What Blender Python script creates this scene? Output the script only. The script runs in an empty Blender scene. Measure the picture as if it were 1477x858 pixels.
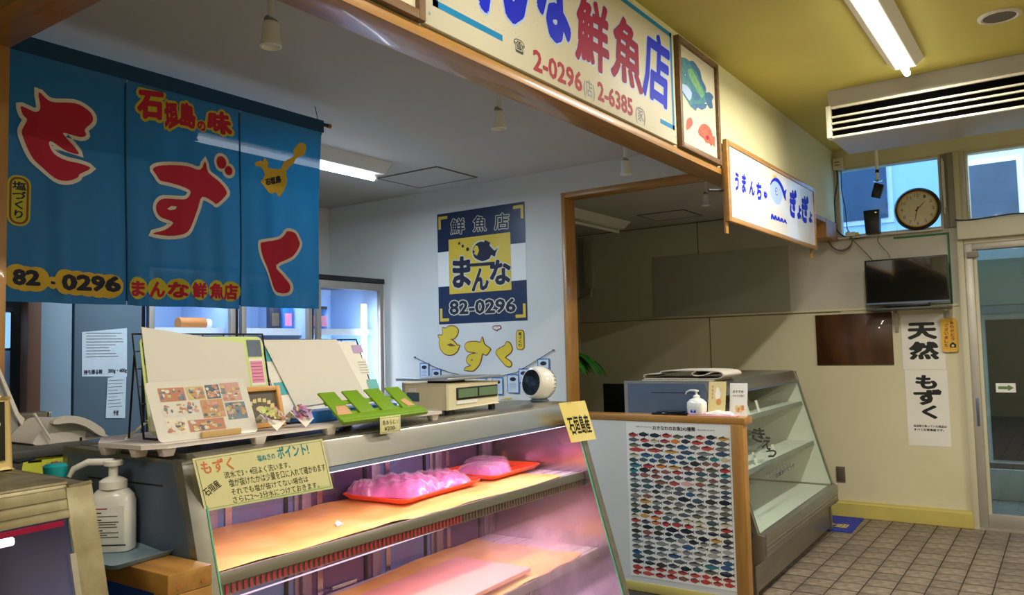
import bpy, bmesh, math, random
from mathutils import Vector, Matrix
from mathutils.geometry import tessellate_polygon
SC = bpy.context.scene; COL = SC.collection
random.seed(7)
# ------------------------------------------------------------------ camera
CX, CY, FPX = 738.5, 429.0, 1146.36
YAW, PIT, ROL = .610623, .0634534, -.02375
EYE = Vector((0, 0, 1.5))
fw = Vector((math.cos(YAW)*math.cos(PIT), math.sin(YAW)*math.cos(PIT), math.sin(PIT)))
rt = Vector((math.sin(YAW), -math.cos(YAW), 0)); up = rt.cross(fw)
rt, up = math.cos(ROL)*rt+math.sin(ROL)*up, -math.sin(ROL)*rt+math.cos(ROL)*up
cam = bpy.data.cameras.new('camera'); co = bpy.data.objects.new('camera', cam); COL.objects.link(co)
cam.sensor_width = 36; cam.lens = FPX*36/1477; cam.clip_start = .05; cam.clip_end = 100
co.matrix_world = Matrix(((rt.x, up.x, -fw.x, EYE.x), (rt.y, up.y, -fw.y, EYE.y), (rt.z, up.z, -fw.z, EYE.z), (0, 0, 0, 1)))
SC.camera = co
# ------------------------------------------------------------------ world, exposure
w = bpy.data.worlds.new('sky'); SC.world = w; w.use_nodes = True
bg = w.node_tree.nodes['Background']; bg.inputs[0].default_value = (.50, .74, 1, 1); bg.inputs[1].default_value = 2.6
SC.view_settings.view_transform = 'Standard'; SC.view_settings.look = 'None'
SC.view_settings.exposure = 0.6; SC.view_settings.gamma = 1; SC.view_settings.use_curve_mapping = False
# ------------------------------------------------------------------ lights (each sits in a lamp of the place)
def area(name, loc, sx, sy, e, col, rot=(0, 0, 0), spread=180):
    l = bpy.data.lights.new(name, 'AREA'); l.shape = 'RECTANGLE'; l.size = sx; l.size_y = sy; l.energy = e; l.color = col
    l.spread = math.radians(spread)
    o = bpy.data.objects.new(name, l); COL.objects.link(o); o.location = loc; o.rotation_euler = rot; return o
WARM = (1, .95, .84)
for k, (x, y) in enumerate(((4.55, .71), (1.7, .71), (-1.2, .71), (4.55, -1.8), (1.5, -1.8))):
    area('aisle_lamp_light', (x, y, 3.06), 1.3, .07, (42, 17, 24, 32, 28)[k], WARM)
COOL = (.66, .83, 1)
area('shop_lamp_light', (2.9, 3.52, 2.555), 1.25, .06, 26, COOL)
PINK = (1, .56, .86)
# ------------------------------------------------------------------ helpers
def lin(c): return c/12.92 if c <= .04045 else ((c+.055)/1.055)**2.4
def rgb(h): return tuple(lin(int(h[i:i+2], 16)/255) for i in (0, 2, 4))
M = {}
def mat(n, h, rough=.5, metal=0., var=.0, vs=6., h2=None, stretch=None, bump=0., bs=60., trans=0., emit=0., rand=0., spec=.5, coat=0.):
    m = bpy.data.materials.new(n); m.use_nodes = True; nt = m.node_tree; b = nt.nodes['Principled BSDF']; L = nt.links.new
    c = rgb(h); b.inputs['Base Color'].default_value = (*c, 1)
    b.inputs['Roughness'].default_value = rough; b.inputs['Metallic'].default_value = metal
    b.inputs['Specular IOR Level'].default_value = spec; b.inputs['Coat Weight'].default_value = coat
    if var or h2 or bump:
        tc = nt.nodes.new('ShaderNodeTexCoord'); mp = nt.nodes.new('ShaderNodeMapping'); L(tc.outputs['Object'], mp.inputs[0])
        if stretch: mp.inputs['Scale'].default_value = stretch
    if var or h2:
        no = nt.nodes.new('ShaderNodeTexNoise'); no.inputs['Scale'].default_value = vs; no.inputs['Detail'].default_value = 5
        L(mp.outputs[0], no.inputs[0]); rp = nt.nodes.new('ShaderNodeValToRGB'); L(no.outputs[0], rp.inputs[0])
        e = rp.color_ramp.elements; e[0].position = .35; e[1].position = .68
        c2 = rgb(h2) if h2 else tuple(max(0, q*(1-var)) for q in c)
        e[0].color = (*c2, 1); e[1].color = (*c, 1); out = rp.outputs[0]
        if rand:
            oi = nt.nodes.new('ShaderNodeObjectInfo'); mm = nt.nodes.new('ShaderNodeMapRange'); L(oi.outputs['Random'], mm.inputs[0])
            mm.inputs[3].default_value = 1-rand; mm.inputs[4].default_value = 1+rand
            hs = nt.nodes.new('ShaderNodeHueSaturation'); L(out, hs.inputs['Color']); L(mm.outputs[0], hs.inputs['Value']); out = hs.outputs[0]
        L(out, b.inputs['Base Color'])
    if bump:
        n2 = nt.nodes.new('ShaderNodeTexNoise'); n2.inputs['Scale'].default_value = bs; L(mp.outputs[0], n2.inputs[0])
        bp = nt.nodes.new('ShaderNodeBump'); bp.inputs['Strength'].default_value = bump; bp.inputs['Distance'].default_value = .01
        L(n2.outputs[0], bp.inputs['Height']); L(bp.outputs[0], b.inputs['Normal'])
    if emit:
        b.inputs['Emission Color'].default_value = (*c, 1); b.inputs['Emission Strength'].default_value = emit
    if trans:
        nt.nodes.remove(b) if False else None
        tb = nt.nodes.new('ShaderNodeBsdfTransparent'); mx = nt.nodes.new('ShaderNodeMixShader'); mx.inputs[0].default_value = trans
        L(b.outputs[0], mx.inputs[1]); L(tb.outputs[0], mx.inputs[2]); L(mx.outputs[0], nt.nodes['Material Output'].inputs[0])
    M[n] = m; return m
def glass(n, tint='FFFFFF', refl=1., fog=None):
    m = bpy.data.materials.new(n); m.use_nodes = True; nt = m.node_tree; L = nt.links.new; nt.nodes.clear()
    o = nt.nodes.new('ShaderNodeOutputMaterial'); t = nt.nodes.new('ShaderNodeBsdfTransparent'); t.inputs[0].default_value = (*rgb(tint), 1)
    g = nt.nodes.new('ShaderNodeBsdfGlossy'); g.inputs['Roughness'].default_value = .02
    f = nt.nodes.new('ShaderNodeLayerWeight'); f.inputs[0].default_value = .5      # Schlick reflectance, the same from both faces
    pw = nt.nodes.new('ShaderNodeMath'); pw.operation = 'POWER'; pw.inputs[1].default_value = 5; L(f.outputs['Facing'], pw.inputs[0])
    sc = nt.nodes.new('ShaderNodeMath'); sc.operation = 'MULTIPLY_ADD'; sc.inputs[1].default_value = .96; sc.inputs[2].default_value = .04; L(pw.outputs[0], sc.inputs[0])
    ml = nt.nodes.new('ShaderNodeMath'); ml.operation = 'MULTIPLY'; ml.inputs[1].default_value = refl; ml.use_clamp = True; L(sc.outputs[0], ml.inputs[0])
    mx = nt.nodes.new('ShaderNodeMixShader'); L(ml.outputs[0], mx.inputs[0]); L(t.outputs[0], mx.inputs[1]); L(g.outputs[0], mx.inputs[2])
    res = mx.outputs[0]
    if fog:                                   # condensation: a milky film on the low, far part of the pane
        d = nt.nodes.new('ShaderNodeBsdfTranslucent'); d.inputs[0].default_value = (.85, .8, .85, 1)
        tc = nt.nodes.new('ShaderNodeTexCoord'); sp = nt.nodes.new('ShaderNodeSeparateXYZ'); L(tc.outputs['Object'], sp.inputs[0])
        no = nt.nodes.new('ShaderNodeTexNoise'); no.inputs['Scale'].default_value = 3; no.inputs['Detail'].default_value = 4; L(tc.outputs['Object'], no.inputs[0])
        a = nt.nodes.new('ShaderNodeMapRange'); a.inputs[1].default_value = .7; a.inputs[2].default_value = 1.5; L(sp.outputs[0], a.inputs[0])
        bz = nt.nodes.new('ShaderNodeMapRange'); bz.inputs[1].default_value = .93; bz.inputs[2].default_value = .78; L(sp.outputs[2], bz.inputs[0])
        c1 = nt.nodes.new('ShaderNodeMath'); c1.operation = 'MULTIPLY'; L(a.outputs[0], c1.inputs[0]); L(bz.outputs[0], c1.inputs[1])
        c2 = nt.nodes.new('ShaderNodeMapRange'); c2.inputs[1].default_value = .15; c2.inputs[2].default_value = .75; L(no.outputs[0], c2.inputs[0])
        c3 = nt.nodes.new('ShaderNodeMath'); c3.operation = 'MULTIPLY'; L(c1.outputs[0], c3.inputs[0]); L(c2.outputs[0], c3.inputs[1])
        c4 = nt.nodes.new('ShaderNodeMath'); c4.operation = 'MULTIPLY'; L(c3.outputs[0], c4.inputs[0]); c4.inputs[1].default_value = fog
        m2 = nt.nodes.new('ShaderNodeMixShader'); L(c4.outputs[0], m2.inputs[0]); L(res, m2.inputs[1]); L(d.outputs[0], m2.inputs[2]); res = m2.outputs[0]
    L(res, o.inputs[0]); M[n] = m; return m
def emis(n, h, s):
    m = bpy.data.materials.new(n); m.use_nodes = True; nt = m.node_tree; nt.nodes.clear()
    o = nt.nodes.new('ShaderNodeOutputMaterial'); e = nt.nodes.new('ShaderNodeEmission'); e.inputs[0].default_value = (*rgb(h), 1); e.inputs[1].default_value = s
    nt.links.new(e.outputs[0], o.inputs[0]); M[n] = m; return m
class MB:
    def __init__(s): s.v = []; s.f = []; s.m = []
    def add(s, vs, fs, mi=0):
        o = len(s.v); s.v += [tuple(p) for p in vs]; s.f += [tuple(i+o for i in f) for f in fs]; s.m += [mi]*len(fs); return s
    def box(s, x0, x1, y0, y1, z0, z1, mi=0):
        return s.add([(x, y, z) for z in (z0, z1) for y in (y0, y1) for x in (x0, x1)],
                     [(0, 2, 3, 1), (4, 5, 7, 6), (0, 1, 5, 4), (2, 6, 7, 3), (0, 4, 6, 2), (1, 3, 7, 5)], mi)
    def hexa(s, lo, hi, mi=0):      # two quads (same winding seen from above): bottom, top
        return s.add(list(lo)+list(hi), [(3, 2, 1, 0), (4, 5, 6, 7), (0, 1, 5, 4), (1, 2, 6, 5), (2, 3, 7, 6), (3, 0, 4, 7)], mi)
    def quad(s, a, b, c, d, mi=0): return s.add([a, b, c, d], [(0, 1, 2, 3)], mi)
    def prism(s, pts, a, b, axis='x', mi=0):
        n = len(pts); mk = {'x': lambda p, t: (t, p[0], p[1]), 'y': lambda p, t: (p[0], t, p[1]), 'z': lambda p, t: (p[0], p[1], t)}[axis]
        vs = [mk(p, a) for p in pts]+[mk(p, b) for p in pts]
        tri = tessellate_polygon([[Vector((p[0], p[1], 0)) for p in pts]])
        fs = [tuple(t) for t in tri]+[tuple(i+n for i in reversed(t)) for t in tri]+[(i, (i+1) % n, (i+1) % n+n, i+n) for i in range(n)]
        return s.add(vs, fs, mi)
    def tube(s, pts, r, n=8, mi=0, cap=True):
        P = [Vector(p) for p in pts]; R = r if hasattr(r, '__len__') else [r]*len(P); rings = []
        pn = None
        for i, p in enumerate(P):
            d = (P[min(i+1, len(P)-1)]-P[max(i-1, 0)]).normalized()
            if pn is None: pn = d.orthogonal().normalized()
            pn = (pn-d*pn.dot(d)).normalized(); q = d.cross(pn)
            rings.append([p+(pn*math.cos(2*math.pi*k/n)+q*math.sin(2*math.pi*k/n))*R[i] for k in range(n)])
        vs = [v for g in rings for v in g]; fs = []
        for i in range(len(P)-1):
            for k in range(n): fs.append((i*n+k, i*n+(k+1) % n, (i+1)*n+(k+1) % n, (i+1)*n+k))
        if cap: fs += [tuple(range(n))[::-1], tuple((len(P)-1)*n+k for k in range(n))]
        return s.add(vs, fs, mi)
    def lathe(s, prof, c=(0, 0, 0), n=20, mi=0, mtx=None, cap=True):
        vs = []; fs = []
        for r, z in prof:
            for k in range(n):
                p = Vector((r*math.cos(2*math.pi*k/n), r*math.sin(2*math.pi*k/n), z))
                if mtx: p = mtx @ p
                vs.append(p+Vector(c))
        for i in range(len(prof)-1):
            for k in range(n): fs.append((i*n+k, i*n+(k+1) % n, (i+1)*n+(k+1) % n, (i+1)*n+k))
        if cap and prof[0][0] > 0: fs.append(tuple(range(n))[::-1])
        if cap and prof[-1][0] > 0: fs.append(tuple((len(prof)-1)*n+k for k in range(n)))
        return s.add(vs, fs, mi)
    def grid(s, f, nu, nv, mi=0, thick=0):
        o = [f(i/nu, j/nv) for j in range(nv+1) for i in range(nu+1)]
        return s.add(o, [(j*(nu+1)+i, j*(nu+1)+i+1, (j+1)*(nu+1)+i+1, (j+1)*(nu+1)+i) for j in range(nv) for i in range(nu)], mi)
def obj(name, mb, ms, parent=None, smooth=False, bev=0., loc=None, rot=None, merge=False, solid=0.):
    me = bpy.data.meshes.new(name); me.from_pydata(mb.v, [], mb.f)
    for m in (ms if isinstance(ms, (list, tuple)) else [ms]): me.materials.append(M[m] if isinstance(m, str) else m)
    for p, i in zip(me.polygons, mb.m): p.material_index = i
    bm = bmesh.new(); bm.from_mesh(me)
    if merge: bmesh.ops.remove_doubles(bm, verts=bm.verts, dist=1e-5)
    if bev:
        es = [e for e in bm.edges if len(e.link_faces) == 2 and e.calc_face_angle(0) > .5]
        bmesh.ops.bevel(bm, geom=es, offset=bev, segments=2, affect='EDGES', profile=.5, clamp_overlap=True)
    if solid: bmesh.ops.solidify(bm, geom=bm.faces[:], thickness=solid)
    if not solid and not name.startswith(('lettering', 'print')): bmesh.ops.recalc_face_normals(bm, faces=bm.faces)
    bm.to_mesh(me); bm.free()
    if smooth or bev:
        me.shade_smooth(); me.set_sharp_from_angle(angle=math.radians(38))
    o = bpy.data.objects.new(name, me); COL.objects.link(o)
    if parent: o.parent = parent
    if loc: o.location = loc
    if rot: o.rotation_euler = rot
    return o
def tag(o, label, cat, group=None, kind=None):
    o['label'] = label; o['category'] = cat
    if group: o['group'] = group
    if kind: o['kind'] = kind
    return o
def thing(name, label, cat, loc=(0, 0, 0), rz=0, group=None):
    o = bpy.data.objects.new(name, None); COL.objects.link(o); o.empty_display_size = .05
    o.location = loc; o.rotation_euler = (0, 0, rz); return tag(o, label, cat, group)
def struct(name, mb, ms, parent=None, **k):
    o = obj(name, mb, ms, parent, **k)
    if not parent: o['kind'] = 'structure'
    return o
def copytree(o, parent=None):
    c = o.copy(); COL.objects.link(c); c.parent = parent
    for ch in list(o.children): copytree(ch, c)
    return c
# points of the photograph carried onto the real plane they lie on (all surfaces have true positions)
def on(ax, v, x, y):
    d = fw+(x-CX)/FPX*rt-(y-CY)/FPX*up; i = 'xyz'.index(ax); t = (v-EYE[i])/d[i]; return EYE+d*t
class Frame:    # flat drawing frame: origin, right, up, outward normal
    def __init__(s, o, xd, yd): s.o = Vector(o); s.x = Vector(xd).normalized(); s.y = Vector(yd).normalized(); s.n = s.x.cross(s.y)
    def p(s, x, y, d=0): return s.o+s.x*x+s.y*y+s.n*d
    def px(s, x, y):      # pixel -> frame coords (ray against the plane)
        d = fw+(x-CX)/FPX*rt-(y-CY)/FPX*up; t = (s.o-EYE).dot(s.n)/d.dot(s.n); q = EYE+d*t-s.o; return (q.dot(s.x), q.dot(s.y))
_tc = {}
def glyph(s, bold, res=2):
    k = (s, bold, res)
    if k not in _tc:
        c = bpy.data.curves.new('t', 'FONT'); c.body = s; c.size = 1; c.offset = bold; c.resolution_u = res; c.fill_mode = 'FRONT'
        o = bpy.data.objects.new('t', c); COL.objects.link(o)
        dg = bpy.context.evaluated_depsgraph_get(); m = bpy.data.meshes.new_from_object(o.evaluated_get(dg))
        _tc[k] = ([(v.co.x, v.co.y) for v in m.vertices], [tuple(p.vertices) for p in m.polygons])
        bpy.data.objects.remove(o); bpy.data.curves.remove(c); bpy.data.meshes.remove(m)
    return _tc[k]
def letter(mb, s, F, box, mi=0, bold=0., ol=None, d=.001, shear=0., quad=None, rot=0., res=2):
    """write s into box (x0,y0,x1,y1) of frame F; ol=(extra offset, material index) draws an outline behind"""
    vs, fs = glyph(s, 0., res); xs = [v[0] for v in vs]; ys = [v[1] for v in vs]
    if not xs: return
    ax, bx, ay, by = min(xs)-bold, max(xs)+bold, min(ys)-bold, max(ys)+bold
    if s in '-' : ay -= .02; by += .02
    x0, y0, x1, y1 = box
    def mp(v, dd):
        u = (v[0]-ax)/(bx-ax); t = (v[1]-ay)/max(by-ay, 1e-6)
        if quad:
            (a, b, c, e) = quad   # BL BR TR TL in frame coords
            X = (a[0]*(1-u)+b[0]*u)*(1-t)+(e[0]*(1-u)+c[0]*u)*t; Y = (a[1]*(1-u)+b[1]*u)*(1-t)+(e[1]*(1-u)+c[1]*u)*t
        else:
            X = x0+(x1-x0)*u; Y = y0+(y1-y0)*t; X += shear*(Y-y0)
            if rot:
                cx, cy = (x0+x1)/2, (y0+y1)/2; cr, sr = math.cos(rot), math.sin(rot); X, Y = cx+(X-cx)*cr-(Y-cy)*sr, cy+(X-cx)*sr+(Y-cy)*cr
        return F.p(X, Y, dd)
    def stroke(r, m2, dd, n):     # a brush-thick stroke: the glyph repeated around a small circle
        offs = [(0, 0)]+[(r*math.cos(2*math.pi*k/n), r*math.sin(2*math.pi*k/n)) for k in range(n)] if r > 0 else [(0, 0)]
        for k, (ox, oy) in enumerate(offs): mb.add([mp((v[0]+ox, v[1]+oy), dd+k*4e-6) for v in vs], fs, m2)
    if ol:
        for k, (e, m2) in enumerate(ol if isinstance(ol, list) else [ol]): stroke(bold+e, m2, d-.0005*(k+1), 12)
    stroke(bold, mi, d, 6 if bold < .03 else 10)
def offpoly(pts, w):
    n = len(pts); out = []; A = sum(pts[i][0]*pts[(i+1) % n][1]-pts[(i+1) % n][0]*pts[i][1] for i in range(n)); sg = 1 if A > 0 else -1
    for i in range(n):
        a, b, c = Vector(pts[i-1][:2]), Vector(pts[i][:2]), Vector(pts[(i+1) % n][:2])
        d1 = (b-a).normalized(); d2 = (c-b).normalized(); n1 = Vector((d1.y, -d1.x))*sg; n2 = Vector((d2.y, -d2.x))*sg
        m = (n1+n2); m = m.normalized() if m.length > .1 else n1; k = min(1.6, 1/max(.35, m.dot(n1))); q = b+m*w*k; out.append((q.x, q.y))
    return out
def smoothp(pts, n=3):
    out = []; N = len(pts)
    for i in range(N):
        p0, p1, p2, p3 = pts[i-1], pts[i], pts[(i+1) % N], pts[(i+2) % N]
        for k in range(n):
            t = k/n; out.append(tuple(.5*(2*p1[j]+(p2[j]-p0[j])*t+(2*p0[j]-5*p1[j]+4*p2[j]-p3[j])*t*t+(3*p1[j]-p0[j]-3*p2[j]+p3[j])*t**3) for j in (0, 1)))
    return out
def shape(mb, F, pts, mi=0, d=.001, holes=(), ol=None, px=False, sm=0):
    if px: pts = [F.px(*p) for p in pts]; holes = [[F.px(*p) for p in h] for h in holes]
    if sm: pts = smoothp(pts, sm)
    if ol: shape(mb, F, offpoly(pts, ol[0]), ol[1], d-.0005)
    loops = [[Vector((p[0], p[1], 0)) for p in pts]]+[[Vector((p[0], p[1], 0)) for p in h] for h in holes]
    fl = [p for l in loops for p in l]; mb.add([F.p(p.x, p.y, d) for p in fl], [tuple(t) for t in tessellate_polygon(loops)], mi)
def rectp(x0, y0, x1, y1): return [(x0, y0), (x1, y0), (x1, y1), (x0, y1)]
def circ(cx, cy, r, n=20, ry=None): return [(cx+r*math.cos(2*math.pi*k/n), cy+(ry or r)*math.sin(2*math.pi*k/n)) for k in range(n)]
def rrect(x0, y0, x1, y1, r, n=4):
    out = []
    for cx, cy, a in ((x1-r, y1-r, 0), (x0+r, y1-r, 90), (x0+r, y0+r, 180), (x1-r, y0+r, 270)):
        out += [(cx+r*math.cos(math.radians(a+90*k/n)), cy+r*math.sin(math.radians(a+90*k/n))) for k in range(n+1)]
    return out
# ------------------------------------------------------------------ materials
mat('wood', 'B5823E', .38, var=.25, vs=3.5, stretch=(9, 9, 1.2), coat=.2)
mat('wood_x', 'B5823E', .38, var=.28, vs=3.5, stretch=(1, 9, 9), coat=.3)
mat('wood_y', 'B5823E', .38, var=.28, vs=3.5, stretch=(9, 1, 9), coat=.25)
mat('wood_pale', 'D9A05A', .4, var=.2, vs=4, stretch=(1, 9, 9))  # paler orange wood of the small picture frame
mat('walnut', '7A5A38', .5, var=.35, vs=5, stretch=(2, 9, 9))
mat('dark_ply', '5A3513', .35, h2='3C1E0A', vs=2.5, stretch=(1, 3, 1), coat=.3)
mat('ceiling_yellow', 'CFC264', .75, var=.12, vs=1.2)
mat('wall_cream', 'DDD6A8', .8, var=.07, vs=1.5)
mat('wall_far', 'DAD2B0', .75, var=.08, vs=1.3)
mat('wall_upper', 'C9C5B6', .75, var=.08, vs=1.3)
mat('wall_white', 'D6D5D0', .7, var=.06, vs=1.2)
mat('shop_ceiling', 'C9C4BC', .85, var=.05, vs=1.3)
mat('panel_grey', 'A9A79C', .6, var=.08, vs=2)
mat('seam', '6B6450', .8); mat('dark_line', '55503E', .8)
mat('base_yellow', 'CFBE68', .5, var=.12, vs=4)
mat('grout', '3A3129', .95); mat('tile', '958677', .55, h2='6E6154', vs=22, bump=.3, bs=60, rand=.15)
mat('steel', 'A9A59B', .34, .85, var=.12, vs=3, stretch=(1, 8, 8)); mat('steel_dark', '66748A', .4, .45, var=.15, vs=2.5)
mat('steel_worn', 'B3AA8C', .42, .7, h2='7F7150', vs=9); mat('chrome', 'D8D8D8', .15, 1); mat('steel_matte', '9A9B98', .5, .6)
mat('mirror_steel', 'B9A7AE', .22, .9, var=.15, vs=4)
mat('black', '0E0D0F', .4); mat('black_gloss', '08090C', .12, coat=.5); mat('screen', '07090F', .08, coat=1.); mat('rubber', '1A1A1A', .7)
mat('white', 'E8E6E0', .5); mat('white_gloss', 'ECEAE4', .2, coat=.4); mat('offwhite', 'D3CDC2', .6); mat('paper', 'E9E5DC', .8, var=.03, vs=5)
mat('paper_cool', 'C9D2D8', .8, var=.08, vs=14); mat('ac_white', 'D9D3BE', .45); mat('ac_grey', 'A8A398', .5, var=.06, vs=2)
mat('alu', 'B9B4AA', .45, .5, var=.1, vs=5); mat('frame_cream', 'C9C2A8', .5); mat('frame_grey', '8C8678', .5)
mat("noren", "006494", .6, var=.12, vs=2.5, bump=.05, bs=400)
_nt = M['noren'].node_tree; _b = _nt.nodes['Principled BSDF']; _t = _nt.nodes.new('ShaderNodeBsdfTranslucent'); _t.inputs[0].default_value = (*rgb('0090D0'), 1)
_x = _nt.nodes.new('ShaderNodeBsdfTransparent'); _m = _nt.nodes.new('ShaderNodeMixShader'); _m.inputs[0].default_value = .13; _n = _nt.nodes.new('ShaderNodeMixShader'); _n.inputs[0].default_value = .018
_nt.links.new(_b.outputs[0], _m.inputs[1]); _nt.links.new(_t.outputs[0], _m.inputs[2]); _nt.links.new(_m.outputs[0], _n.inputs[1]); _nt.links.new(_x.outputs[0], _n.inputs[2]); _nt.links.new(_n.outputs[0], _nt.nodes['Material Output'].inputs[0])
mat('noren_dark', '06406B', .75, trans=.03); mat('red_dye', 'B80F35', .75); mat('white_dye', 'E6DDD2', .75); mat('yellow_dye', 'DDB43A', .75); mat('ink_navy', '161A34', .7)
mat('yellow_green_dye', 'C6B82E', .75)
mat('sign_board', 'D2CBB2', .5, var=.03, vs=3, spec=.3); mat('speck', '8D8468', .7); mat('sign_blue', '1626C8', .6, spec=.2); mat('sign_teal', '1180B4', .6, spec=.2); mat('sign_red', '96143A', .6, spec=.2); mat('sign_red2', 'A02434', .6, spec=.2); mat('ink', '141210', .5); mat('ink_grey', '6A655C', .7)
mat('pale_blue', 'A9C4EC', .5); mat('fish_teal', '3E8E86', .6, h2='2F6E8C', vs=30); mat('fish_green', '86B062', .6, h2='4E9A80', vs=45); mat('fish_blue', '2E6E98', .6, h2='275A80', vs=30); mat('fish_red', 'D9603E', .6, h2='B8402F', vs=40)
mat('poster_navy', '1B2B4C', .35); mat('poster_yellow', 'DDBB3C', .4, var=.05, vs=5)
mat('wall_yellow', 'DDBE2C', .5); mat('brown_line', '7A3A20', .6)
mat('kraft', 'F0C270', .5, h2='DCA552', vs=6, bump=.5, bs=9); mat('kraft_dark', 'A8662A', .6)
mat('tray_orange', 'F2502A', .35, coat=.3); mat('pack_pink', 'D85AA4', .3, h2='B83C88', vs=9, coat=.5, bump=.5, bs=30); mat('film', 'F6E6F2', .12, trans=.82, bump=.9, bs=38, coat=.6)
mat('rail', '867873', .35, .6); mat('tick_red', 'B0243A', .5); mat('tick_dark', '6A4B48', .5); mat('board_pink', 'E9A898', .45, var=.08, vs=12)
mat('door_purple', '7A5C78', .25, .3, h2='4B3A5A', vs=3); mat('door_blue', '5A7FA8', .25, .2, h2='6F6A90', vs=5); mat('door_frame', '8D7F8C', .4, .6); mat('inner_white', 'D8D0D6', .4, .2)
mat('green_plastic', '76A01A', .4, coat=.2); mat('green_light', 'C7DB86', .5); mat('pallet', 'D9CDC8', .5)
mat('blue_plastic', '1F6FC8', .4); mat('blue_panel', '1450D0', .4); mat('tray_grey', '7F97A6', .4); mat('teal_plastic', '119AA0', .4)
mat('label_yellow', 'E2DDA6', .5, var=.04, vs=8); mat('label_yellow2', 'FAEA9A', .4, h2='F3DA74', vs=5); mat('ink_teal', '178C98', .6); mat('ink_orange', 'D97A4A', .6); mat('ink_green', '5B7F4E', .6)
mat('lcd', '5C7A5C', .2, coat=.6); mat('scale_body', 'DED3B2', .45); mat('scale_plate', 'B4BBC6', .3, .8)
mat('card_blue', '2E6DB8', .5); mat('tan_paper', 'D3A27A', .7); mat('leaf', '48A83A', .5, h2='2F7F2A', vs=12); mat('pot', '3A2A20', .7)
mat('mat_grey', 'BDB6AA', .8, var=.05, vs=6); mat('pink', 'E2A8B6', .5); mat('towel', 'E5DDDC', .9, bump=.4, bs=120)
mat('beige_card', 'D9C88C', .5); mat('orange_food', 'D58A4A', .6); mat('cream_food', 'F1E8D8', .6)
mat('fridge_black', '15121A', .4); mat('fridge_frame', '9B938C', .4, .5); mat('fridge_in', 'A9C4EA', .5); mat('shelf_white', 'DCE6F2', .4)
mat('blue_door', '4E616E', .6, var=.06, vs=2); mat('pale_door', '8093A0', .6, var=.06, vs=2); mat('brown_post', '5E3A24', .6)
mat('device_beige', 'E3C98C', .45); mat('phone_white', 'D9D2C8', .45); mat('phone_grey', '9C9A98', .5); mat('counter_dark', '4A4A46', .5)
mat('yellow_paper', 'DBE04A', .7); mat('pink_paper', 'E07890', .7); mat('mat_blue', '27349C', .8); mat('mat_gold', 'C9B44A', .8)
mat('outlet', '5F5448', .5); mat('tag_wood', 'D9A530', .5); mat('tape_green', '1C6B35', .5); mat('facade', 'C9DCEE', .8, var=.05, vs=1); mat('facade_glass', '2F4A66', .25, var=.3, vs=3); mat('street', '9A9A96', .9); mat('store_dark', '22282A', .6, var=.2, vs=1); mat('store_grey', '7F9088', .7)
mat('flower_pink', 'E58BB0', .6); mat('flower_lilac', 'B79AC8', .6); mat('flower_yellow', 'E4DC9A', .6); mat('flower_white', 'ECE6DA', .6)
mat('void', '050505', 1., spec=0)
mat('photo_a', 'C98A70', .4); mat('photo_b', '5C6E88', .4); mat('photo_c', 'D8A8A4', .4); mat('photo_d', '7C8E9E', .4)
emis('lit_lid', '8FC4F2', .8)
emis('tube_low', 'F4D0EA', .8)
mat('block_tan', 'BFA066', .5)
mat('clock_rim', '170F0C', .25, coat=.4)
emis('tube_white', 'FFFCEE', 9); emis('tube_cool', 'EAF3FF', 8); emis('tube_pink', 'FFD8F0', 1.7); emis('tube_fridge', 'EEF6FF', 7); emis('tube_violet', 'E6DCFF', 3)
glass('pane'); glass('case_glass', 'F4FFF8', .8, fog=.6); glass('case_glass_clear', 'EAF4EE', .9); glass('door_glass', 'B4B8B2', 2.2); glass('wire_glass', 'CFE4F4', 1.); glass('film_clear', 'FAFAFA', 1.6)
mat('glass_edge', '5FB890', .15, coat=.5); mat('glass_edge_dark', '5C7A68', .2, coat=.5)
# ------------------------------------------------------------------ setting
YH, ZH, ZS, ZC, XF = 1.62, 2.48, 2.68, 3.15, 7.28      # header front, header soffit, shop ceiling, aisle ceiling, far wall
sl = MB().box(-3, XF, -3.2, 5, -.05, -.0025); floor = struct('floor', sl, 'grout')
# floor tiles: the nearest-to-view 300 single, the rest joined
tm = MB().box(-.0762, .0762, -.0786, .0786, -.0025, .0); tproto = None; far_t = MB(); n = 0
cells = [(i, j) for i in range(63) for j in range(-19, 30)]
def tc(i, j): return (XF-.09-.165*i, .045+.165*j)
near = sorted([c for c in cells if tc(*c)[0] > 4.0 and -.35 < tc(*c)[1] < 1.62], key=lambda c: -tc(*c)[0])[:290]; ns = set(near)
for c in near:
    x, y = tc(*c)
    if tproto is None: tproto = obj('tile', tm, 'tile', floor, bev=.0012); t = tproto
    else: t = tproto.copy(); COL.objects.link(t)
    t.location = (x, y, random.uniform(-.0, .0008))
for c in cells:
    if c not in ns:
        x, y = tc(*c)
        if y < 1.75: far_t.box(x-.0762, x+.0762, y-.0786, y+.0786, -.0025, 0)
ft = obj('tile_field', far_t, 'tile', floor); ft['kind'] = 'stuff'
struct('ceiling', MB().box(-3, XF+.1, -3.2, YH, ZC, ZC+.08), 'ceiling_yellow')
struct('ceiling_shop', MB().box(-3, XF, YH+.125, 5, ZS, ZS+.08), 'shop_ceiling')
struct('wall_back', MB().box(-3, XF, -3.3, -3.2, -.05, ZC), 'wall_cream')
struct('wall_near', MB().box(-3.1, -3, -3.3, 5, -.05, ZC), 'wall_cream')
struct('wall_rear', MB().box(-3, XF, 4.95, 5.05, -.05, ZS), 'wall_white')
struct('wall_header', MB().box(-3, XF, YH, YH+.125, ZH+.035, ZC+.08), 'wall_cream')
struct('trim_header', MB().box(-3, XF-.4, YH-.008, YH+.135, ZH, ZH+.035), 'wood_x', bev=.002)
struct('trim_end', MB().box(XF-.40, XF-.002, YH-.01, YH+.135, 2.36, ZH+.0345), 'wood')
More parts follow.
